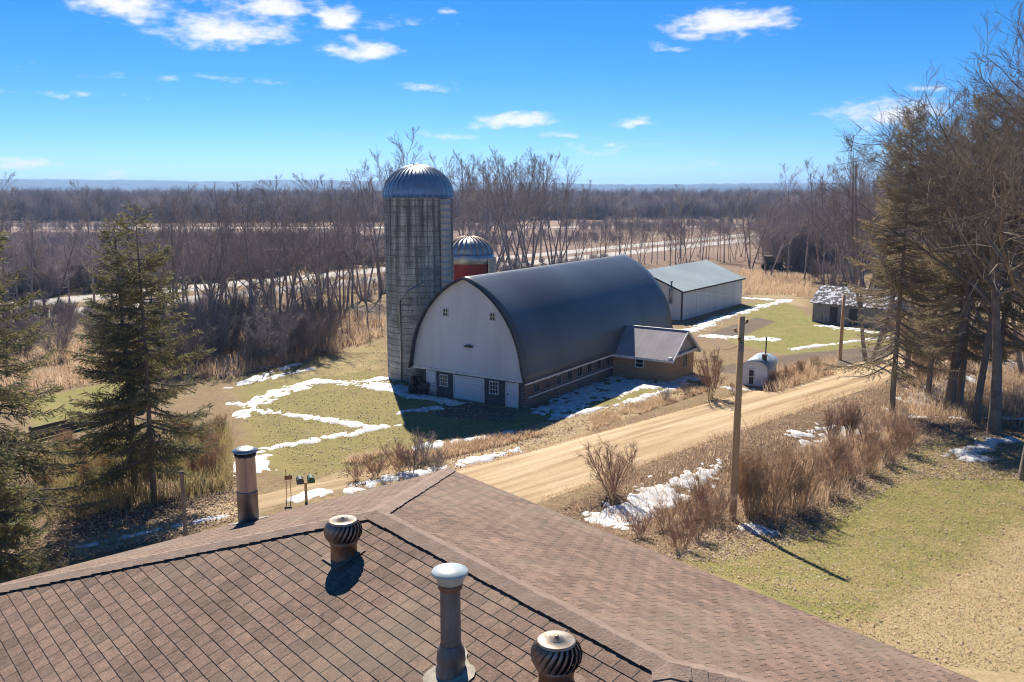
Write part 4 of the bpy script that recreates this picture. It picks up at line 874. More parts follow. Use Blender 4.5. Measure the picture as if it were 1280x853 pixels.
def bare_tree(seed, h, tr, limbs=14, subs=8, twigs=7, lets=2, spread=.34, up=.10, start=.25, stems=1, ang=(.55, 1.0), minr=.011, lean=.12, tk=5, droop=0):
    rng = np.random.default_rng(seed); T, Cc = {}, {}
    def put(D, p, r): D.setdefault(len(p), []).append((p, r))
    for s in range(stems):
        az0 = 2 * PI * s / stems + rng.uniform(0, 1)
        d = np.array([math.cos(az0) * lean * (stems > 1) * 2.2 + rng.normal(0, .03), math.sin(az0) * lean * (stems > 1) * 2.2 + rng.normal(0, .03), 1])
        o = np.array([math.cos(az0), math.sin(az0), 0]) * (tr * 1.2 if stems > 1 else 0) + np.array([0, 0, -.25])
        hh = h * (rng.uniform(.82, 1.0) if stems > 1 else 1); rt = tr * (.7 if stems > 1 else 1)
        tp, trr = grow(rng, o, d, hh * .96, 10, rt, .03, .03 if stems > 1 else .01, .045 if stems > 1 else .028); trr[0] *= 1.25; put(T, tp, trr)
        for l in range(limbs):
            t = start + (1 - start) * ((l + rng.uniform(0, 1)) / limbs) ** .9; t = min(t, .97)
            i = t * 9; i0 = min(int(i), 8); f = i - i0; q = tp[i0] * (1 - f) + tp[i0 + 1] * f; td = tp[i0 + 1] - tp[i0]; td /= np.linalg.norm(td)
            L = hh * spread * (1.15 - .75 * (t - start) / (1 - start)) * rng.uniform(.75, 1.2); rb = max(minr * 2.2, min(trr[i0] * .62, tr * .42) * (1.1 - .4 * t))
            lp, lr = grow(rng, q, child_dir(rng, td, rng.uniform(*ang), 2.4 * l + rng.uniform(-.5, .5) + s), L, 7, rb, minr * 1.5, up - droop * (1 - t), .10); put(T, lp, lr)
            for j in range(subs):
                u = .22 + .78 * (j + rng.uniform(0, 1)) / subs; i = min(u * 6, 5.99); i0 = int(i); f = i - i0; q = lp[i0] * (1 - f) + lp[i0 + 1] * f; td = lp[i0 + 1] - lp[i0]; td /= np.linalg.norm(td)
                Ls = L * .46 * (1.25 - .7 * u) * rng.uniform(.6, 1.3)
                sp_, sr = grow(rng, q, child_dir(rng, td, rng.uniform(.4, .95), rng.uniform(0, 2 * PI)), Ls, 5, max(minr * 1.3, lr[i0] * .55), minr, up * 1.1, .13); put(Cc, sp_, sr)
                for k in range(twigs):
                    u2 = .15 + .85 * (k + rng.uniform(0, 1)) / twigs; i = min(u2 * 4, 3.99); i0 = int(i); q = sp_[i0] + (sp_[i0 + 1] - sp_[i0]) * (i - i0); td = sp_[i0 + 1] - sp_[i0]; td /= np.linalg.norm(td)
                    Lt = max(.25, Ls * .5 * (1.2 - .6 * u2)) * rng.uniform(.6, 1.3)
                    wp, wr = grow(rng, q, child_dir(rng, td, rng.uniform(.35, .9), rng.uniform(0, 2 * PI)), Lt, 3, minr * .9, minr * .55, up * 1.2, .12); put(Cc, wp, wr)
                    for _ in range(lets):
                        q = wp[1] + (wp[2] - wp[1]) * rng.uniform(-.8, .7); td = wp[2] - wp[1]; td /= np.linalg.norm(td)
                        ep, er = grow(rng, q, child_dir(rng, td, rng.uniform(.4, .9), rng.uniform(0, 2 * PI)), Lt * .55, 2, minr * .7, minr * .45, .1, .05); put(Cc, ep, er)
    return tubes(T, tk), tubes(Cc, 3)
def tree_obj(name, vf, m_t, m_c, label, cat, loc=(0, 0, 0), rz=0, group=None, s=1.0):
    t = thing(name, label, cat, loc, rz, group); t.scale = (s, s, s)
    link('trunk', np_mesh('trunk', *vf[0], 4), m_t, t, True); link('crown', np_mesh('crown', *vf[1], 4), m_c, t); return t
def conifer(seed, h, rb, start=.05, whorl=.42, per=6, droop=.18, tr=.17, dens=1.0, dead=.0, pw=.85, thin=.3, top2=False, blade=(.19, .042)):
    rng = np.random.default_rng(seed); T = {}; K, D, S = [], [], []
    def put(p, r): T.setdefault(len(p), []).append((p, r))
    tops = [(0, 0)] if not top2 else [(0, 0), (.9, .3)]
    for ti, (tx, ty) in enumerate(tops):
        n = 12; z = np.linspace(-.3, h * (1 - .02 * ti), n); wob = np.cumsum(rng.normal(0, .02, (n, 2)), 0)
        tp = np.stack([tx * np.clip(z / 4, 0, 1) + wob[:, 0], ty * np.clip(z / 4, 0, 1) + wob[:, 1], z], -1); put(tp, np.linspace(tr * 1.1, .015, n) * (1 if ti == 0 else .8))
        zz = h * start
        while zz < h * .985:
            f = zz / h
            for k in range(per if f < .85 else 4):
                if rng.uniform() < (.12 if f > .45 else .12 + thin): continue
                az = rng.uniform(0, 2 * PI); L = rb * max(.03, (1 - f)) ** pw * rng.uniform(.62, 1.12) + .12
                if f < start + .12: L *= rng.uniform(.55, 1)
                e0 = -.15 - droop * (1 - f) + .75 * f ** 2; zb = zz + rng.uniform(-.15, .15); i = np.interp(zb, z, np.arange(n)); o = np.array([np.interp(zb, z, tp[:, 0]), np.interp(zb, z, tp[:, 1]), zb])
                m = 6; s = np.linspace(0, 1, m); dirh = np.array([math.cos(az), math.sin(az)]); sag = e0 * s * L + .22 * droop / .18 * L * s ** 2.4 * .5 - .06 * L * np.sin(PI * s)
                p = np.stack([o[0] + dirh[0] * s * L, o[1] + dirh[1] * s * L, o[2] + sag], -1) + rng.normal(0, .015 * L, (m, 3)) * s[:, None]
                r0 = .012 + .013 * L; put(p, np.linspace(r0, .006, m))
                isdead = rng.uniform() < dead * (1.15 - f)
                nt_ = int(L * 13) + 3; side = 1
                for q in range(nt_):
                    u = .10 + .90 * (q + rng.uniform(0, 1)) / nt_; a = min(u * (m - 1), m - 1.01); a0 = int(a); c = p[a0] + (p[a0 + 1] - p[a0]) * (a - a0); t = p[a0 + 1] - p[a0]; t /= np.linalg.norm(t)
                    side = -side; lat = np.array([-t[1], t[0], 0]) * side; wl = (.22 + .42 * L ** .75 * (1 - u) ** .8) * rng.uniform(.6, 1.15)
                    d = t * .75 + lat * rng.uniform(.5, 1.0) + np.array([0, 0, rng.uniform(-.45, .05)]); d /= np.linalg.norm(d)
                    e = c + d * wl; put(np.array([c, (c + e) / 2 + [0, 0, .02], e]), np.array([.008, .006, .004]))
                    if isdead and rng.uniform() < .88: continue
                    nb = max(2, int(wl * 17 * dens)); K.append(c + d * wl * rng.uniform(.05, 1.02, nb)[:, None]); D.append(np.repeat(d[None], nb, 0)); 
            zz += whorl * (1.1 - .45 * f) * rng.uniform(.8, 1.2)
    K = np.concatenate(K); D = np.concatenate(D); n = len(K)
    d = D + rng.normal(0, .55, (n, 3)); d /= np.linalg.norm(d, axis=1, keepdims=True)
    w = np.cross(d, rng.normal(0, 1, (n, 3))); w /= np.linalg.norm(w, axis=1, keepdims=True) + 1e-9
    Lb = blade[0] * rng.uniform(.6, 1.35, n)[:, None]; Wb = blade[1] * rng.uniform(.6, 1.3, n)[:, None]
    V = np.stack([K - w * Wb * .5, K + w * Wb * .5, K + d * Lb + w * Wb * .3, K + d * Lb - w * Wb * .3], 1).reshape(-1, 3)
    return tubes(T, 4), (V, np.arange(4 * n).reshape(-1, 4))
def blades(name, xy, hgt, wid, lean, m, label, kind='stuff', seed=3, segs=2):
    rng = np.random.default_rng(seed); n = len(xy); z = terrain(xy[:, 0], xy[:, 1]); a = rng.uniform(0, 2 * PI, n); b = rng.uniform(0, 2 * PI, n)
    h = hgt * rng.uniform(.45, 1.15, n); ln = lean * rng.uniform(.1, 1.3, n) * h; o = np.stack([xy[:, 0], xy[:, 1], z - .03], -1); sx = np.stack([np.cos(a), np.sin(a), 0 * a], -1) * (wid * rng.uniform(.6, 1.4, n))[:, None]
    l = np.stack([np.cos(b) * ln, np.sin(b) * ln, 0 * b], -1); up = np.stack([0 * h, 0 * h, h], -1)
    p1 = o + l * .3 + up * .55; p2 = o + l + up
    V = np.stack([o - sx * .5, o + sx * .5, p1 + sx * .4, p1 - sx * .4, p2 + sx * .12, p2 - sx * .12], 1).reshape(-1, 3); i = np.arange(n)[:, None] * 6
    F_ = np.concatenate([i + np.array([[0, 1, 2, 3]]), i + np.array([[3, 2, 4, 5]])])
    return tag(link(name, np_mesh(name, V, F_, 4), m), label, None, None, kind)
def scatter(poly, n, seed, clump=.0, f=.5):
    rng = np.random.default_rng(seed); P_ = np.array(poly); lo, hi = P_.min(0), P_.max(0); out = []; c = 0
    while c < n:
        q = rng.uniform(lo, hi, (n * 2, 2)); k = poly_mask(q[:, 0], q[:, 1], poly, .05) > .5
        if clump: k &= fbm(q[:, 0], q[:, 1], f, seed) > clump
        q = q[k]; out.append(q); c += len(q)
        if len(out) > 60: break
    return np.concatenate(out)[:n]
def hgt_at(px, py, Y):
    d = ray(px, py); return CAM_H + d[2] * Y / d[1]
def X_at(px, Y): return (px - 640) / F_PX * (Y * math.cos(PITCH) + CAM_H * math.sin(PITCH))

# ------------------------------------------------------------------ evergreens
c1 = conifer(11, 14.3, 5.0, start=.17, whorl=.50, per=7, dens=.62, thin=.3, droop=.24)
sp1 = tree_obj('spruce_tree', c1, M['bark'], M['needle'], 'tallest full dark green spruce left of the metal chimney', 'spruce', (*G(193, 628)[:2], 0), 1.0)
c2 = conifer(12, 13.7, 4.3, start=.14, whorl=.54, per=6, dens=.66, thin=.25, droop=.24)
sp2 = tree_obj('spruce_tree', c2, M['bark'], M['needle'], 'second spruce close behind the tallest left one, tops touching', 'spruce', (X_at(171, 41.6), 41.6, 0), 2.0)
sp0 = copy_tree(sp2); sp0.location = (X_at(6, 35.6), 35.6, .2); sp0.rotation_euler.z = 4.2; sp0.scale = (1.2, 1.2, 1.06); sp0['label'] = 'bushy spruce cut by the left edge of the view'
c3 = conifer(13, 6.0, 2.6, start=.04, whorl=.36, dens=1.0, tr=.1, thin=0)
tree_obj('spruce_tree', c3, M['bark'], M['needle'], 'short young spruce in the lower left corner beside the roof', 'spruce', (X_at(2, 29.5), 29.5, 0.4), 0)
p1 = conifer(21, 20.3, 5.6, start=.17, whorl=.46, per=6, droop=.36, tr=.25, thin=.12, dens=.7, dead=.85, pw=.75, blade=(.24, .04))
p2 = conifer(22, 21.5, 5.8, start=.18, whorl=.46, per=6, droop=.32, tr=.27, thin=.12, dens=.7, dead=.75, pw=.75, blade=(.24, .04))
pa = tree_obj('pine_tree', p1, M['bark_pine'], M['needle_dry'], 'thin dull pine nearest the gravel road with drooping lower branches', 'pine', (*G(1115, 520)[:2], 0), .4)
pb = tree_obj('pine_tree', p2, M['bark_pine'], M['needle_dry'], 'thick-trunked tall pine behind the bare tree at right', 'pine', (*G(1198, 508)[:2], 0), 1.7)
pc = copy_tree(pa); pc.location = (X_at(1160, 64), 64, 0); pc.rotation_euler.z = 3.3; pc.scale = (.95, .95, .99); pc['label'] = 'thin pine standing between the road pine and the thick-trunked pine'
pd = copy_tree(pb); pd.location = (X_at(1246, 62), 62, 0); pd.rotation_euler.z = 5.1; pd.scale = (.92, .92, 1.0); pd['label'] = 'pine farthest right, half behind the spreading bare tree'

# ------------------------------------------------------------------ bare trees
oak = bare_tree(31, 20.5, .40, limbs=24, subs=12, twigs=8, lets=2, spread=.56, up=.045, start=.42, ang=(.7, 1.35), minr=.011, tk=8)
M['bark_oak'] = mat('pale_brown_bark', (.165, .132, .102), .95, (.29, .235, .18), 1.5)
tree_obj('bare_tree', oak, M['bark_oak'], M['bark_oak'], 'big spreading leafless tree at the right edge of the lawn', 'tree', (X_at(1284, 43.7), 43.7, 0), 2.6, None, .97)
OAK = [o for o in bpy.data.objects if o.get('label', '').startswith('big spreading')][0]
for px, Y, rz, sc, lb in ((1186, 59, 4.0, .88, 'spreading leafless tree tangled with the pines by the road'), (1243, 52.5, .9, .92, 'spreading leafless tree just behind the big one at right'), (1300, 57, 3.1, 1.0, 'spreading leafless tree at the far right behind the others')):
    o = copy_tree(OAK); o.location = (X_at(px, Y), Y, 0); o.rotation_euler.z = rz; o.scale = (sc, sc, sc); o['label'] = lb
b1 = bare_tree(32, 19, .26, limbs=16, subs=9, twigs=7, lets=2, spread=.36, up=.09, start=.30, minr=.011)
tree_obj('bare_tree', b1, M['bark'], M['bark'], 'tall leafless tree between the pines at the lawn edge', 'tree', (X_at(1218, 55), 55, 0), .3, None, 1.05)
KIN = []
for k, kw in enumerate((dict(h=15, tr=.17, limbs=12, subs=8, twigs=6, lets=2, spread=.38, start=.28), dict(h=15, tr=.15, limbs=9, subs=6, twigs=5, lets=1, spread=.30, start=.34, ang=(.4, .8)), dict(h=15, tr=.2, limbs=7, subs=7, twigs=6, lets=2, spread=.36, stems=3, start=.3), dict(h=15, tr=.19, limbs=6, subs=7, twigs=6, lets=2, spread=.34, stems=4, start=.34, lean=.16),
                        dict(h=15, tr=.13, limbs=9, subs=5, twigs=5, lets=1, spread=.26, start=.3, ang=(.35, .75)))):
    vf = bare_tree(40 + k, minr=.0105, **kw); KIN.append([np_mesh('trunk', *vf[0], 4), np_mesh('crown', *vf[1], 4)])
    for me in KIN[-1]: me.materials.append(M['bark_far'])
def bare(k, px, Y, top, label, group, rz=None, name='bare_tree', w=1.0):
    h = hgt_at(px, top, Y); s = h / 15.0
    t = thing(name, label, 'tree', (X_at(px, Y), Y, float(terrain(X_at(px, Y), Y))), rz if rz is not None else random.uniform(0, 6.28), group); t.scale = (s * w, s * w, s)
    for nm, me in zip(('trunk', 'crown'), KIN[k]): o = bpy.data.objects.new(nm, me); COL.objects.link(o); o.parent = t
    return t
def row(l, label, group):
    for (k, px, Y, top) in l: bare(k, px, Y, top, label, group)
# left tree line in front of the highway
row([(0, 12, 92, 232), (1, 40, 88, 262), (2, 62, 97, 268), (1, 22, 118, 250), (4, 88, 100, 275), (0, 118, 110, 240), (2, 150, 104, 262)], 'leafless tree in the tree line left of and behind the left spruces', 'bare trees behind the left spruces')
row([(3, 205, 95, 238), (0, 232, 92, 246), (2, 262, 88, 236), (1, 285, 92, 232), (3, 310, 88, 250), (0, 340, 92, 236), (2, 352, 86, 240), (1, 372, 95, 252), (0, 398, 90, 234), (3, 405, 98, 243), (4, 425, 96, 252), (4, 245, 100, 258), (2, 222, 104, 252), (1, 298, 102, 246), (4, 330, 104, 256), (0, 218, 84, 262), (3, 248, 82, 250), (2, 276, 84, 258), (0, 320, 82, 246), (3, 348, 96, 242), (2, 384, 84, 258), (0, 412, 93, 240), (3, 192, 90, 262), (2, 430, 104, 238), (0, 360, 104, 240), (3, 272, 108, 240)],
    'tall leafless tree in the thicket between the spruces and the silo', 'bare trees of the left thicket')
row([(4, 388, 88, 345), (4, 412, 90, 330), (4, 437, 91, 322), (4, 460, 92, 310), (1, 420, 86, 360), (4, 448, 97, 332), (4, 474, 96, 320)], 'slim leafless sapling on the bank just left of the silo', 'saplings left of the silo')
row([(3, 455, 118, 205), (2, 478, 126, 200), (0, 505, 122, 178), (3, 524, 130, 186), (1, 440, 112, 222)], 'tall leafless tree whose crown shows above and beside the big silo', 'bare trees behind the big silo')
row([(3, 592, 150, 190), (3, 618, 165, 186), (2, 640, 160, 184), (3, 663, 168, 188), (2, 690, 172, 196), (3, 652, 178, 190), (2, 605, 174, 200), (1, 708, 168, 226), (0, 580, 160, 205), (3, 630, 182, 196), (0, 675, 180, 206), (3, 700, 190, 216)], 'tall many-stemmed leafless tree behind the barn roof', 'bare trees behind the barn roof')
rr = random.Random(5); l = []
for i in range(44):
    px = 722 + i * 5.3 + rr.uniform(-5, 5); Y = rr.uniform(158, 188) + max(0, (px - 800) * .12); l.append((rr.choice((1, 4, 0, 4, 2)), px, Y, rr.uniform(258, 290)))
row(l, 'small leafless tree in the row along the highway beyond the sheds', 'bare trees along the highway beyond the sheds')
row([(0, 850, 190, 238), (1, 878, 186, 252), (0, 905, 180, 250), (2, 938, 165, 240), (3, 960, 150, 243), (0, 985, 150, 216), (1, 1005, 138, 226), (3, 1032, 128, 198), (0, 1052, 132, 210), (2, 1068, 120, 222), (0, 1020, 150, 238), (2, 972, 172, 240)], 'large leafless tree near the dark tractor beyond the sheds', 'bare trees around the tractor')
l = []
for i in range(30):
    px = 1040 + i * 9 + rr.uniform(-8, 8); l.append((rr.choice((0, 1, 2, 3, 4)), px, rr.uniform(112, 150), rr.uniform(190, 262)))
row(l, 'leafless tree in the wood behind the pines on the right', 'bare trees behind the pines')
row([(3, 1085, 76, 165), (0, 1135, 72, 140), (2, 1195, 76, 125), (3, 1285, 70, 112)], 'tall leafless tree mixed in among the pines on the right', 'bare trees among the pines')

# ------------------------------------------------------------------ shrubs
SHR = []
for k, kw in enumerate((dict(h=3, tr=.022, limbs=6, subs=5, twigs=4, lets=1, stems=11, spread=.34, start=.18, lean=.15, ang=(.3, .7)), dict(h=3, tr=.020, limbs=6, subs=5, twigs=3, lets=1, stems=14, spread=.26, start=.2, lean=.09, ang=(.25, .6)), dict(h=3, tr=.022, limbs=7, subs=6, twigs=4, lets=1, stems=10, spread=.42, start=.1, lean=.26, ang=(.4, .9)))):
    vf = bare_tree(60 + k, minr=.0055, tk=3, **kw); v = np.concatenate([vf[0][0], vf[1][0]]); f = np.concatenate([vf[0][1], vf[1][1] + len(vf[0][0])])
    for m_ in ('twig', 'twig_red', 'bark_far'):
        me = np_mesh('bare_shrub', v, f, 4); me.materials.append(M[m_]); SHR.append(me)
def shrub(k, mi, loc, s, label, group, sz=1.0):
    o = bpy.data.objects.new('bare_shrub', SHR[k * 3 + mi]); COL.objects.link(o); o.location = loc; o.scale = (s / 3, s / 3, s / 3 * sz); o.rotation_euler = (0, 0, random.uniform(0, 6.28)); return tag(o, label, 'shrub', group)
def shrubs(pts, label, group):
    for (k, mi, px, py, h) in pts: g = G(px, py); shrub(k, mi, (g[0], g[1], g[2] - .05), h, label, group)
shrubs([(1, 0, 938, 648, 3.5), (0, 0, 966, 646, 3.5), (1, 0, 990, 636, 3.3), (2, 0, 950, 632, 2.6), (0, 0, 1005, 632, 2.5), (1, 1, 930, 636, 2.7)], 'tall tan leafless shrub in the thicket beside the utility pole', 'thicket beside the utility pole')
shrubs([(0, 1, 1035, 618, 2.0), (2, 1, 1060, 604, 1.9), (0, 0, 1085, 592, 1.9), (2, 1, 1108, 580, 1.8), (0, 1, 1130, 566, 2.2), (2, 1, 1050, 580, 1.9), (0, 1, 1085, 565, 2.0), (1, 1, 1062, 552, 2.7), (0, 1, 1040, 555, 2.5), (2, 0, 1120, 552, 2.0), (0, 0, 1022, 596, 2.0), (1, 0, 1045, 592, 2.2)], 'reddish leafless shrub in the brush between road and lawn under the pines', 'brush between road and lawn')
shrubs([(2, 1, 850, 690, 1.6), (0, 1, 872, 676, 1.9), (2, 0, 830, 662, 1.4), (2, 1, 800, 672, 1.3), (0, 0, 878, 640, 2.0), (2, 0, 855, 650, 1.5), (2, 1, 890, 655, 2.0)], 'low tan leafless shrub in the snowy ditch left of the pole', 'ditch shrubs left of the pole')
shrubs([(2, 1, 765, 618, 2.9)], 'slender leafless bush at the gravel road edge above the house roof', None); shrubs([(0, 1, 888, 497, 3.6)], 'leafless bush between the brick wing and the utility pole', None)
shrubs([(2, 2, 545, 592, 1.5), (2, 1, 500, 590, 1.9), (0, 2, 530, 575, 1.9), (2, 1, 470, 596, 1.4), (2, 0, 445, 600, 1.1), (0, 2, 515, 592, 1.6)], 'scrubby leafless bush between barn yard and road', 'scrub between barn yard and road')
shrubs([(2, 1, 965, 482, 1.4), (0, 0, 985, 478, 1.6), (1, 0, 1000, 472, 1.6), (0, 0, 1018, 466, 1.5), (2, 1, 918, 492, 1.0), (2, 2, 832, 500, 1.0), (2, 2, 858, 492, 1.0)], 'small leafless bush beside the white hut', 'bushes beside the white hut')
shrubs([(rr.choice((0, 2, 2)), 2, rr.uniform(205, 415), 0, 0) for _ in range(0)], '', None)
for i in range(34):
    px = 195 + i * 6.6 + rr.uniform(-8, 8); Y = rr.uniform(72, 86) - max(0, (300 - px)) * .03 + max(0, px - 330) * .05; shrub(rr.choice((0, 2)), 2, (X_at(px, Y), Y, 0), rr.uniform(2.6, 5.5), 'grey brown leafless shrub in the dense thicket behind the wire fence', 'thicket behind the wire fence')
for i in range(26):
    px = rr.uniform(-20, 200); Y = rr.uniform(76, 100); shrub(rr.choice((0, 2)), 2, (X_at(px, Y), Y, 0), rr.uniform(2.2, 4.2), 'grey leafless shrub beyond the left spruces', 'shrubs beyond the left spruces')
for i in range(30):
    px = rr.uniform(1010, 1300); Y = rr.uniform(118, 160); shrub(rr.choice((0, 2)), 2, (X_at(px, Y), Y, 0), rr.uniform(2.2, 4.5), 'grey leafless shrub under the wood beyond the sheds', 'shrubs beyond the sheds')
for i in range(26):
    px = rr.uniform(1120, 1320); Y = rr.uniform(64, 92); shrub(rr.choice((0, 2)), rr.choice((0, 1)), (X_at(px, Y), Y, 0), rr.uniform(1.6, 3.2), 'tan leafless shrub on the bank behind the pine trunks', 'shrubs behind the pine trunks')
for i in range(22):
    px = rr.uniform(55, 290); py = 600 + rr.uniform(-25, 25) - (px - 60) * .12; g = G(px, py); shrub(1, 0, (g[0], g[1], g[2]), rr.uniform(1.4, 2.3), 'thin leafless sprout among the reeds under the left spruces', 'sprouts among the reeds')

# ------------------------------------------------------------------ ground cover nobody could count
def zone(l, n, h, w, lean, m, label, seed, clump=0, f=.5, name='dry_grass'): return blades(name, scatter(gp(l), n, seed, clump, f), h, w, lean, m, label, 'stuff', seed)
zone(LEAF[0][0], 12000, .45, .024, .9, M['reed'], 'tan dead grass and stalks filling the roadside ditch', 5, .46)
zone([(925, 655), (935, 625), (1000, 570), (1130, 510), (1140, 560), (1060, 625), (980, 652)], 3600, 1.15, .022, .35, M['reed'], 'tall dry stalks standing round the utility pole', 6, .4)
zone([(40, 575), (290, 545), (292, 612), (230, 628), (60, 655)], 6500, 1.35, .026, .45, M['reed_green'], 'yellow green reeds under the left spruces', 7, .42, name='reeds')
zone([(410, 590), (440, 572), (560, 555), (640, 545), (690, 542), (560, 574), (440, 594)], 5000, .4, .03, .6, M['reed'], 'dead weeds between barn yard and road', 8, .45)
zone([(190, 425), (420, 395), (480, 400), (480, 420), (410, 446), (280, 475), (190, 470)], 12000, 1.1, .05, .5, M['reed'], 'dead grass under the left thicket', 9, .4)
zone([(925, 340), (1015, 348), (1012, 372), (930, 368)], 5000, 1.0, .06, .5, M['reed'], 'tan dead grass beyond the white shed', 10, .4)
zone([(955, 470), (1045, 452), (1045, 468), (975, 492), (955, 492)], 3500, .9, .035, .5, M['reed'], 'dead grass beside the white hut', 12, .35)
zone([(700, 535), (880, 478), (900, 484), (720, 545)], 5000, .3, .03, .7, M['reed'], 'short dead grass on the road verge', 13, .45)
zone([(0, 420), (190, 425), (180, 470), (0, 500)], 5000, .9, .05, .5, M['reed'], 'dead grass beyond the left spruces', 14, .4)
zone([(1130, 470), (1300, 430), (1300, 520), (1200, 530), (1130, 520)], 7000, .8, .035, .6, M['reed'], 'dead grass on the bank behind the pines', 15, .4)
M['lawn'] = mat('lawn_blades', (.20, .215, .065), .9, (.50, .40, .21), 5, trans=.3)
blades('lawn_grass', scatter(gp([(848, 702), (905, 672), (1000, 655), (1090, 605), (1135, 560), (1300, 555), (1330, 850), (1150, 830)]), 100000, 16, .0), .05, .032, 1.6, M['lawn'], 'short patchy lawn grass beside the house', 'stuff', 16)
blades('yard_grass', scatter(gp([(300, 520), (480, 432), (487, 470), (655, 520), (560, 560), (380, 600)]), 14000, 17, .0), .045, .05, 2.0, M['lawn'], 'short patchy grass of the barn yard', 'stuff', 17)

def litter(name, xy, size, m, label, seed):
    rng = np.random.default_rng(seed); n = len(xy); o = np.stack([xy[:, 0], xy[:, 1], terrain(xy[:, 0], xy[:, 1]) + rng.uniform(.015, .07, n)], -1)
    a = rng.normal(0, 1, (n, 3)) * [1, 1, .45]; a /= np.linalg.norm(a, axis=1, keepdims=True); b = np.cross(a, rng.normal(0, .35, (n, 3)) + [0, 0, 1]); b /= np.linalg.norm(b, axis=1, keepdims=True); s = (size * rng.uniform(.5, 1.4, n))[:, None]
    V = np.stack([o - a * s, o - b * s * .6, o + a * s, o + b * s * .6], 1).reshape(-1, 3); return tag(link(name, np_mesh(name, V, np.arange(4 * n).reshape(-1, 4), 4), m), label, None, None, 'stuff')
M['leaf'] = mat('dead_leaves', (.36, .25, .165), .9, (.66, .52, .38), 9, det=3, trans=.2)
litter('fallen_leaves', np.concatenate([scatter(gp([(820, 700), (900, 660), (1000, 640), (1110, 570), (1180, 535), (1300, 545), (1300, 600), (1130, 600), (1020, 670), (900, 705)]), 14000, 41), scatter(gp([(848, 702), (905, 672), (1000, 655), (1090, 605), (1135, 560), (1300, 555), (1330, 850), (1150, 830)]), 3000, 42), scatter(gp(LEAF[0][0]), 9000, 43)]), .055, M['leaf'], 'dead leaves scattered over lawn edge and ditch', 44)
litter('fallen_leaves', np.concatenate([scatter(gp([(60, 640), (300, 590), (300, 650), (60, 710)]), 7000, 45), scatter(gp([(300, 520), (480, 432), (487, 470), (655, 520), (560, 560), (380, 600)]), 5000, 46), scatter(gp([(420, 598), (440, 575), (700, 520), (880, 480), (880, 492), (700, 548), (560, 592)]), 5000, 47)]), .06, M['leaf'], 'dead leaves and bits scattered over the barn yard', 48)
litter('straw_bits', scatter(gp([(848, 702), (905, 672), (1000, 655), (1090, 605), (1135, 560), (1300, 555), (1330, 850), (1150, 830)]), 26000, 51), .032, M['reed'], 'straw and thatch lying in the lawn', 52)
edge_u = np.concatenate([np.stack([np.linspace(-3, 26, 2600), np.interp(np.linspace(-3, 26, 2600), [-3, 12.5, 26], [45.3, 59, 71])], -1), np.stack([np.linspace(1.5, 23, 2600), np.interp(np.linspace(1.5, 23, 2600), [1.5, 11, 23], [40.7, 50.1, 61.3])], -1)])
edge_u = edge_u + np.random.default_rng(3).normal(0, .32, edge_u.shape); blades('verge_grass', edge_u, .16, .035, 1.0, M['reed'], 'ragged dead grass along both edges of the gravel road', 'stuff', 50)

# far woods: one mass each, built from instanced leafless trees
def wood(name, pts, sizes, srcs, label):
    me = bpy.data.meshes.new(name); v = np.concatenate([pts, terrain(pts[:, 0], pts[:, 1])[:, None] * 0 - .1], 1).astype(np.float32)
    me.vertices.add(len(v)); me.vertices.foreach_set('co', v.ravel()); a = me.attributes.new('size', 'FLOAT', 'POINT'); a.data.foreach_set('value', np.asarray(sizes, np.float32))
    o = bpy.data.objects.new(name, me); COL.objects.link(o); tag(o, label, None, None, 'stuff')
    ng = bpy.data.node_groups.new(name, 'GeometryNodeTree'); ng.interface.new_socket('Geometry', in_out='INPUT', socket_type='NodeSocketGeometry'); ng.interface.new_socket('Geometry', in_out='OUTPUT', socket_type='NodeSocketGeometry')
    N = ng.nodes; L = ng.links.new; gi = N.new('NodeGroupInput'); go = N.new('NodeGroupOutput'); mp = N.new('GeometryNodeMeshToPoints'); L(gi.outputs[0], mp.inputs[0]); ip = N.new('GeometryNodeInstanceOnPoints'); L(mp.outputs[0], ip.inputs['Points'])
    jn = N.new('GeometryNodeJoinGeometry')
    for s in srcs:
        oi = N.new('GeometryNodeObjectInfo'); oi.inputs['Object'].default_value = s; oi.inputs['As Instance'].default_value = True; L(oi.outputs['Geometry'], jn.inputs[0])
    L(jn.outputs[0], ip.inputs['Instance']); ip.inputs['Pick Instance'].default_value = True
    rv = N.new('FunctionNodeRandomValue'); rv.data_type = 'FLOAT_VECTOR'; rv.inputs[0].default_value = (-.05, -.05, 0); rv.inputs[1].default_value = (.05, .05, 6.28); L(rv.outputs[0], ip.inputs['Rotation'])
    na = N.new('GeometryNodeInputNamedAttribute'); na.data_type = 'FLOAT'; na.inputs['Name'].default_value = 'size'; L(na.outputs['Attribute'], ip.inputs['Scale'])
    L(ip.outputs[0], go.inputs[0]); md = o.modifiers.new('grow', 'NODES'); md.node_group = ng
SRC = []
def vary(m, lo=.6, hi=1.45):
    nt = m.node_tree; b = nt.nodes['Principled BSDF']; oi = nd(nt, 'ShaderNodeObjectInfo'); r_ = nd(nt, 'ShaderNodeMapRange'); r_.inputs['To Min'].default_value = lo; r_.inputs['To Max'].default_value = hi; nt.links.new(oi.outputs['Random'], r_.inputs['Value'])
    x = nd(nt, 'ShaderNodeMix', data_type='RGBA', blend_type='MULTIPLY'); x.inputs['Factor'].default_value = 1; nt.links.new(b.inputs['Base Color'].links[0].from_socket, x.inputs['A']); nt.links.new(r_.outputs[0], x.inputs['B']); nt.links.new(x.outputs['Result'], b.inputs['Base Color'])
vary(M['bark_far'], .65, 1.35)
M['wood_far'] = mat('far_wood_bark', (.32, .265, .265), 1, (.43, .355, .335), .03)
vary(M['wood_far'], .55, 1.5)
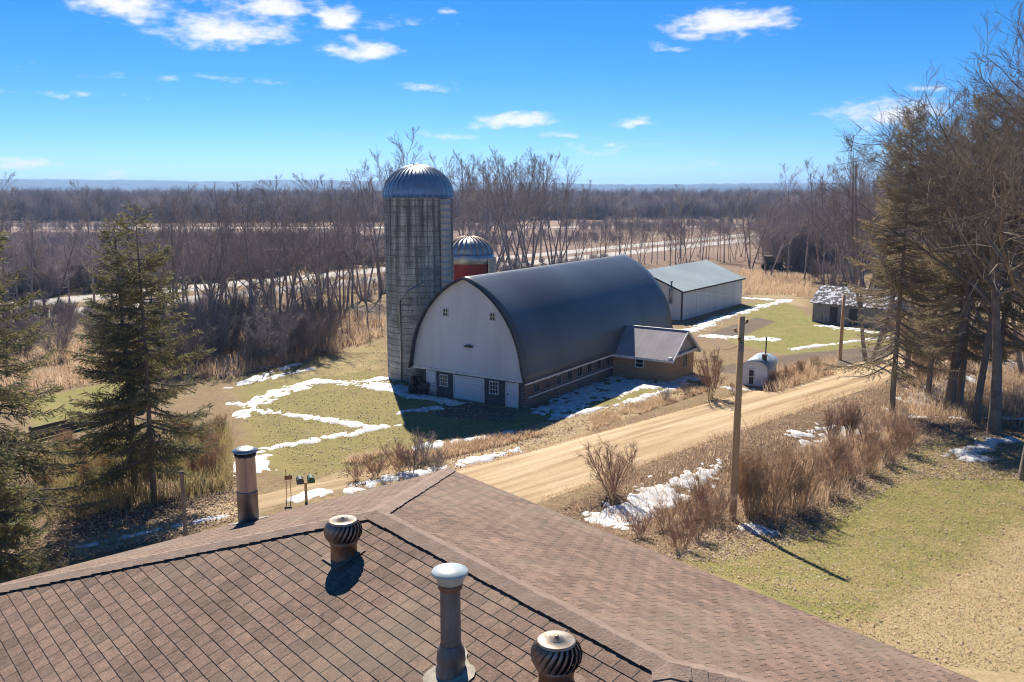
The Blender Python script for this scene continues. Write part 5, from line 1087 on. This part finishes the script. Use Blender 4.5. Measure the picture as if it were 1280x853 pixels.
for k in range(4):
    vf = bare_tree(80 + k, 1.0, .014, limbs=9, subs=6, twigs=4, lets=0, spread=.34, start=.22, stems=(1, 3, 1, 2)[k], minr=.0024, tk=3)
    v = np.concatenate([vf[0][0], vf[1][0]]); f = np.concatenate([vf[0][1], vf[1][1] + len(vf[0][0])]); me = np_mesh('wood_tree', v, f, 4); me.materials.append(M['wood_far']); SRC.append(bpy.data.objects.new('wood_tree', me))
def field(seed, n, fn, size):
    rng = np.random.default_rng(seed); q = fn(rng, n); return q, rng.uniform(*size, len(q))
def f_young(rng, n):   # scrubby wood between the highway and the river, and its right-hand remnant
    Y = rng.uniform(115, 330, n); X = (rng.uniform(-60, 500, n) - 640) / F_PX * (Y + 3); q = np.stack([X, Y], -1)
    d = (q[:, 0] + 163) * .777 - (q[:, 1] + 22) * .629   # signed distance right of the highway
    return q[(d < -16) & (fbm(q[:, 0], q[:, 1], .035, 8) > .44)]
q, s = field(1, 4600, f_young, (.45, 1.0)); s = s * np.minimum(13.2 * (1 - q[:, 1] / 338), 7.5); k = s > .8; q, s = q[k], s[k]; wood('young_wood', q, s, SRC, 'mauve brown young wood between highway and river')
def f_far(rng, n):
    Y = 395 + rng.gamma(1.3, 130, n); X = rng.uniform(-.72, .72, n) * Y * 1.05; q = np.stack([X, Y], -1); return q[(np.abs(Y) < 2400) & (Y > 400 + 25 * np.sin(X * .01) + np.where((X > 0), 25, 0))]
q, s = field(2, 7500, f_far, (7.5, 16.5)); wood('far_wood', q, s, SRC, 'grey leafless wood across the whole valley floor')
def f_right(rng, n):
    Y = rng.uniform(165, 400, n); X = (rng.uniform(960, 1400, n) - 640) / F_PX * (Y + 3); return np.stack([X, Y], -1)
q, s = field(3, 1500, f_right, (7, 14)); wood('right_wood', q, s, SRC, 'grey brown leafless wood beyond the pines on the right')
def f_scrub(rng, n):
    Y = rng.uniform(200, 390, n); X = (rng.uniform(560, 980, n) - 640) / F_PX * (Y + 3); q = np.stack([X, Y], -1); d = (q[:, 0] + 163) * .777 - (q[:, 1] + 22) * .629
    return q[(d < -16) & (fbm(q[:, 0], q[:, 1], .03, 4) > .48)]
q, s = field(4, 900, f_scrub, (2, 4.5)); wood('meadow_scrub', q, s, SRC, 'low brown scrub on the far meadow')
def f_bank(rng, n):
    Y = rng.uniform(95, 190, n); X = (rng.uniform(-80, 760, n) - 640) / F_PX * (Y + 3); q = np.stack([X, Y], -1); d = (q[:, 0] + 163) * .777 - (q[:, 1] + 22) * .629
    return q[(d > 9) & (d < 24)]
q, s = field(8, 700, lambda rng, n: (lambda q: q[fbm(q[:, 0], q[:, 1] * 0, .03, 9) > .45])(np.stack([rng.uniform(-330, 120, n), rng.uniform(318, 336, n)], -1)), (2.0, 4.2)); wood('river_scrub', q, s, SRC, 'broken line of scrub before the frozen river')
q, s = field(6, 1500, f_bank, (1.2, 3.2)); wood('bank_scrub', q, s, SRC, 'low brown scrub on the near highway bank')

# ------------------------------------------------------------------ valley air
def haze(dens):
    m = bpy.data.materials.new('valley_haze'); m.use_nodes = True; nt = m.node_tree; nt.nodes.remove(nt.nodes['Principled BSDF']); v = nd(nt, 'ShaderNodeVolumePrincipled')
    v.inputs['Color'].default_value = (.36, .58, .95, 1); v.inputs['Density'].default_value = dens; v.inputs['Anisotropy'].default_value = .4; nt.links.new(v.outputs[0], nt.nodes['Material Output'].inputs['Volume'])
    mb = MB(); mb.bx(-9500, 9500, -1000, 9500, -3, 110); o = mb.build('haze', m); tag(o, 'thin blue valley haze', None, None, 'stuff')
if HAZE: haze(HAZE)
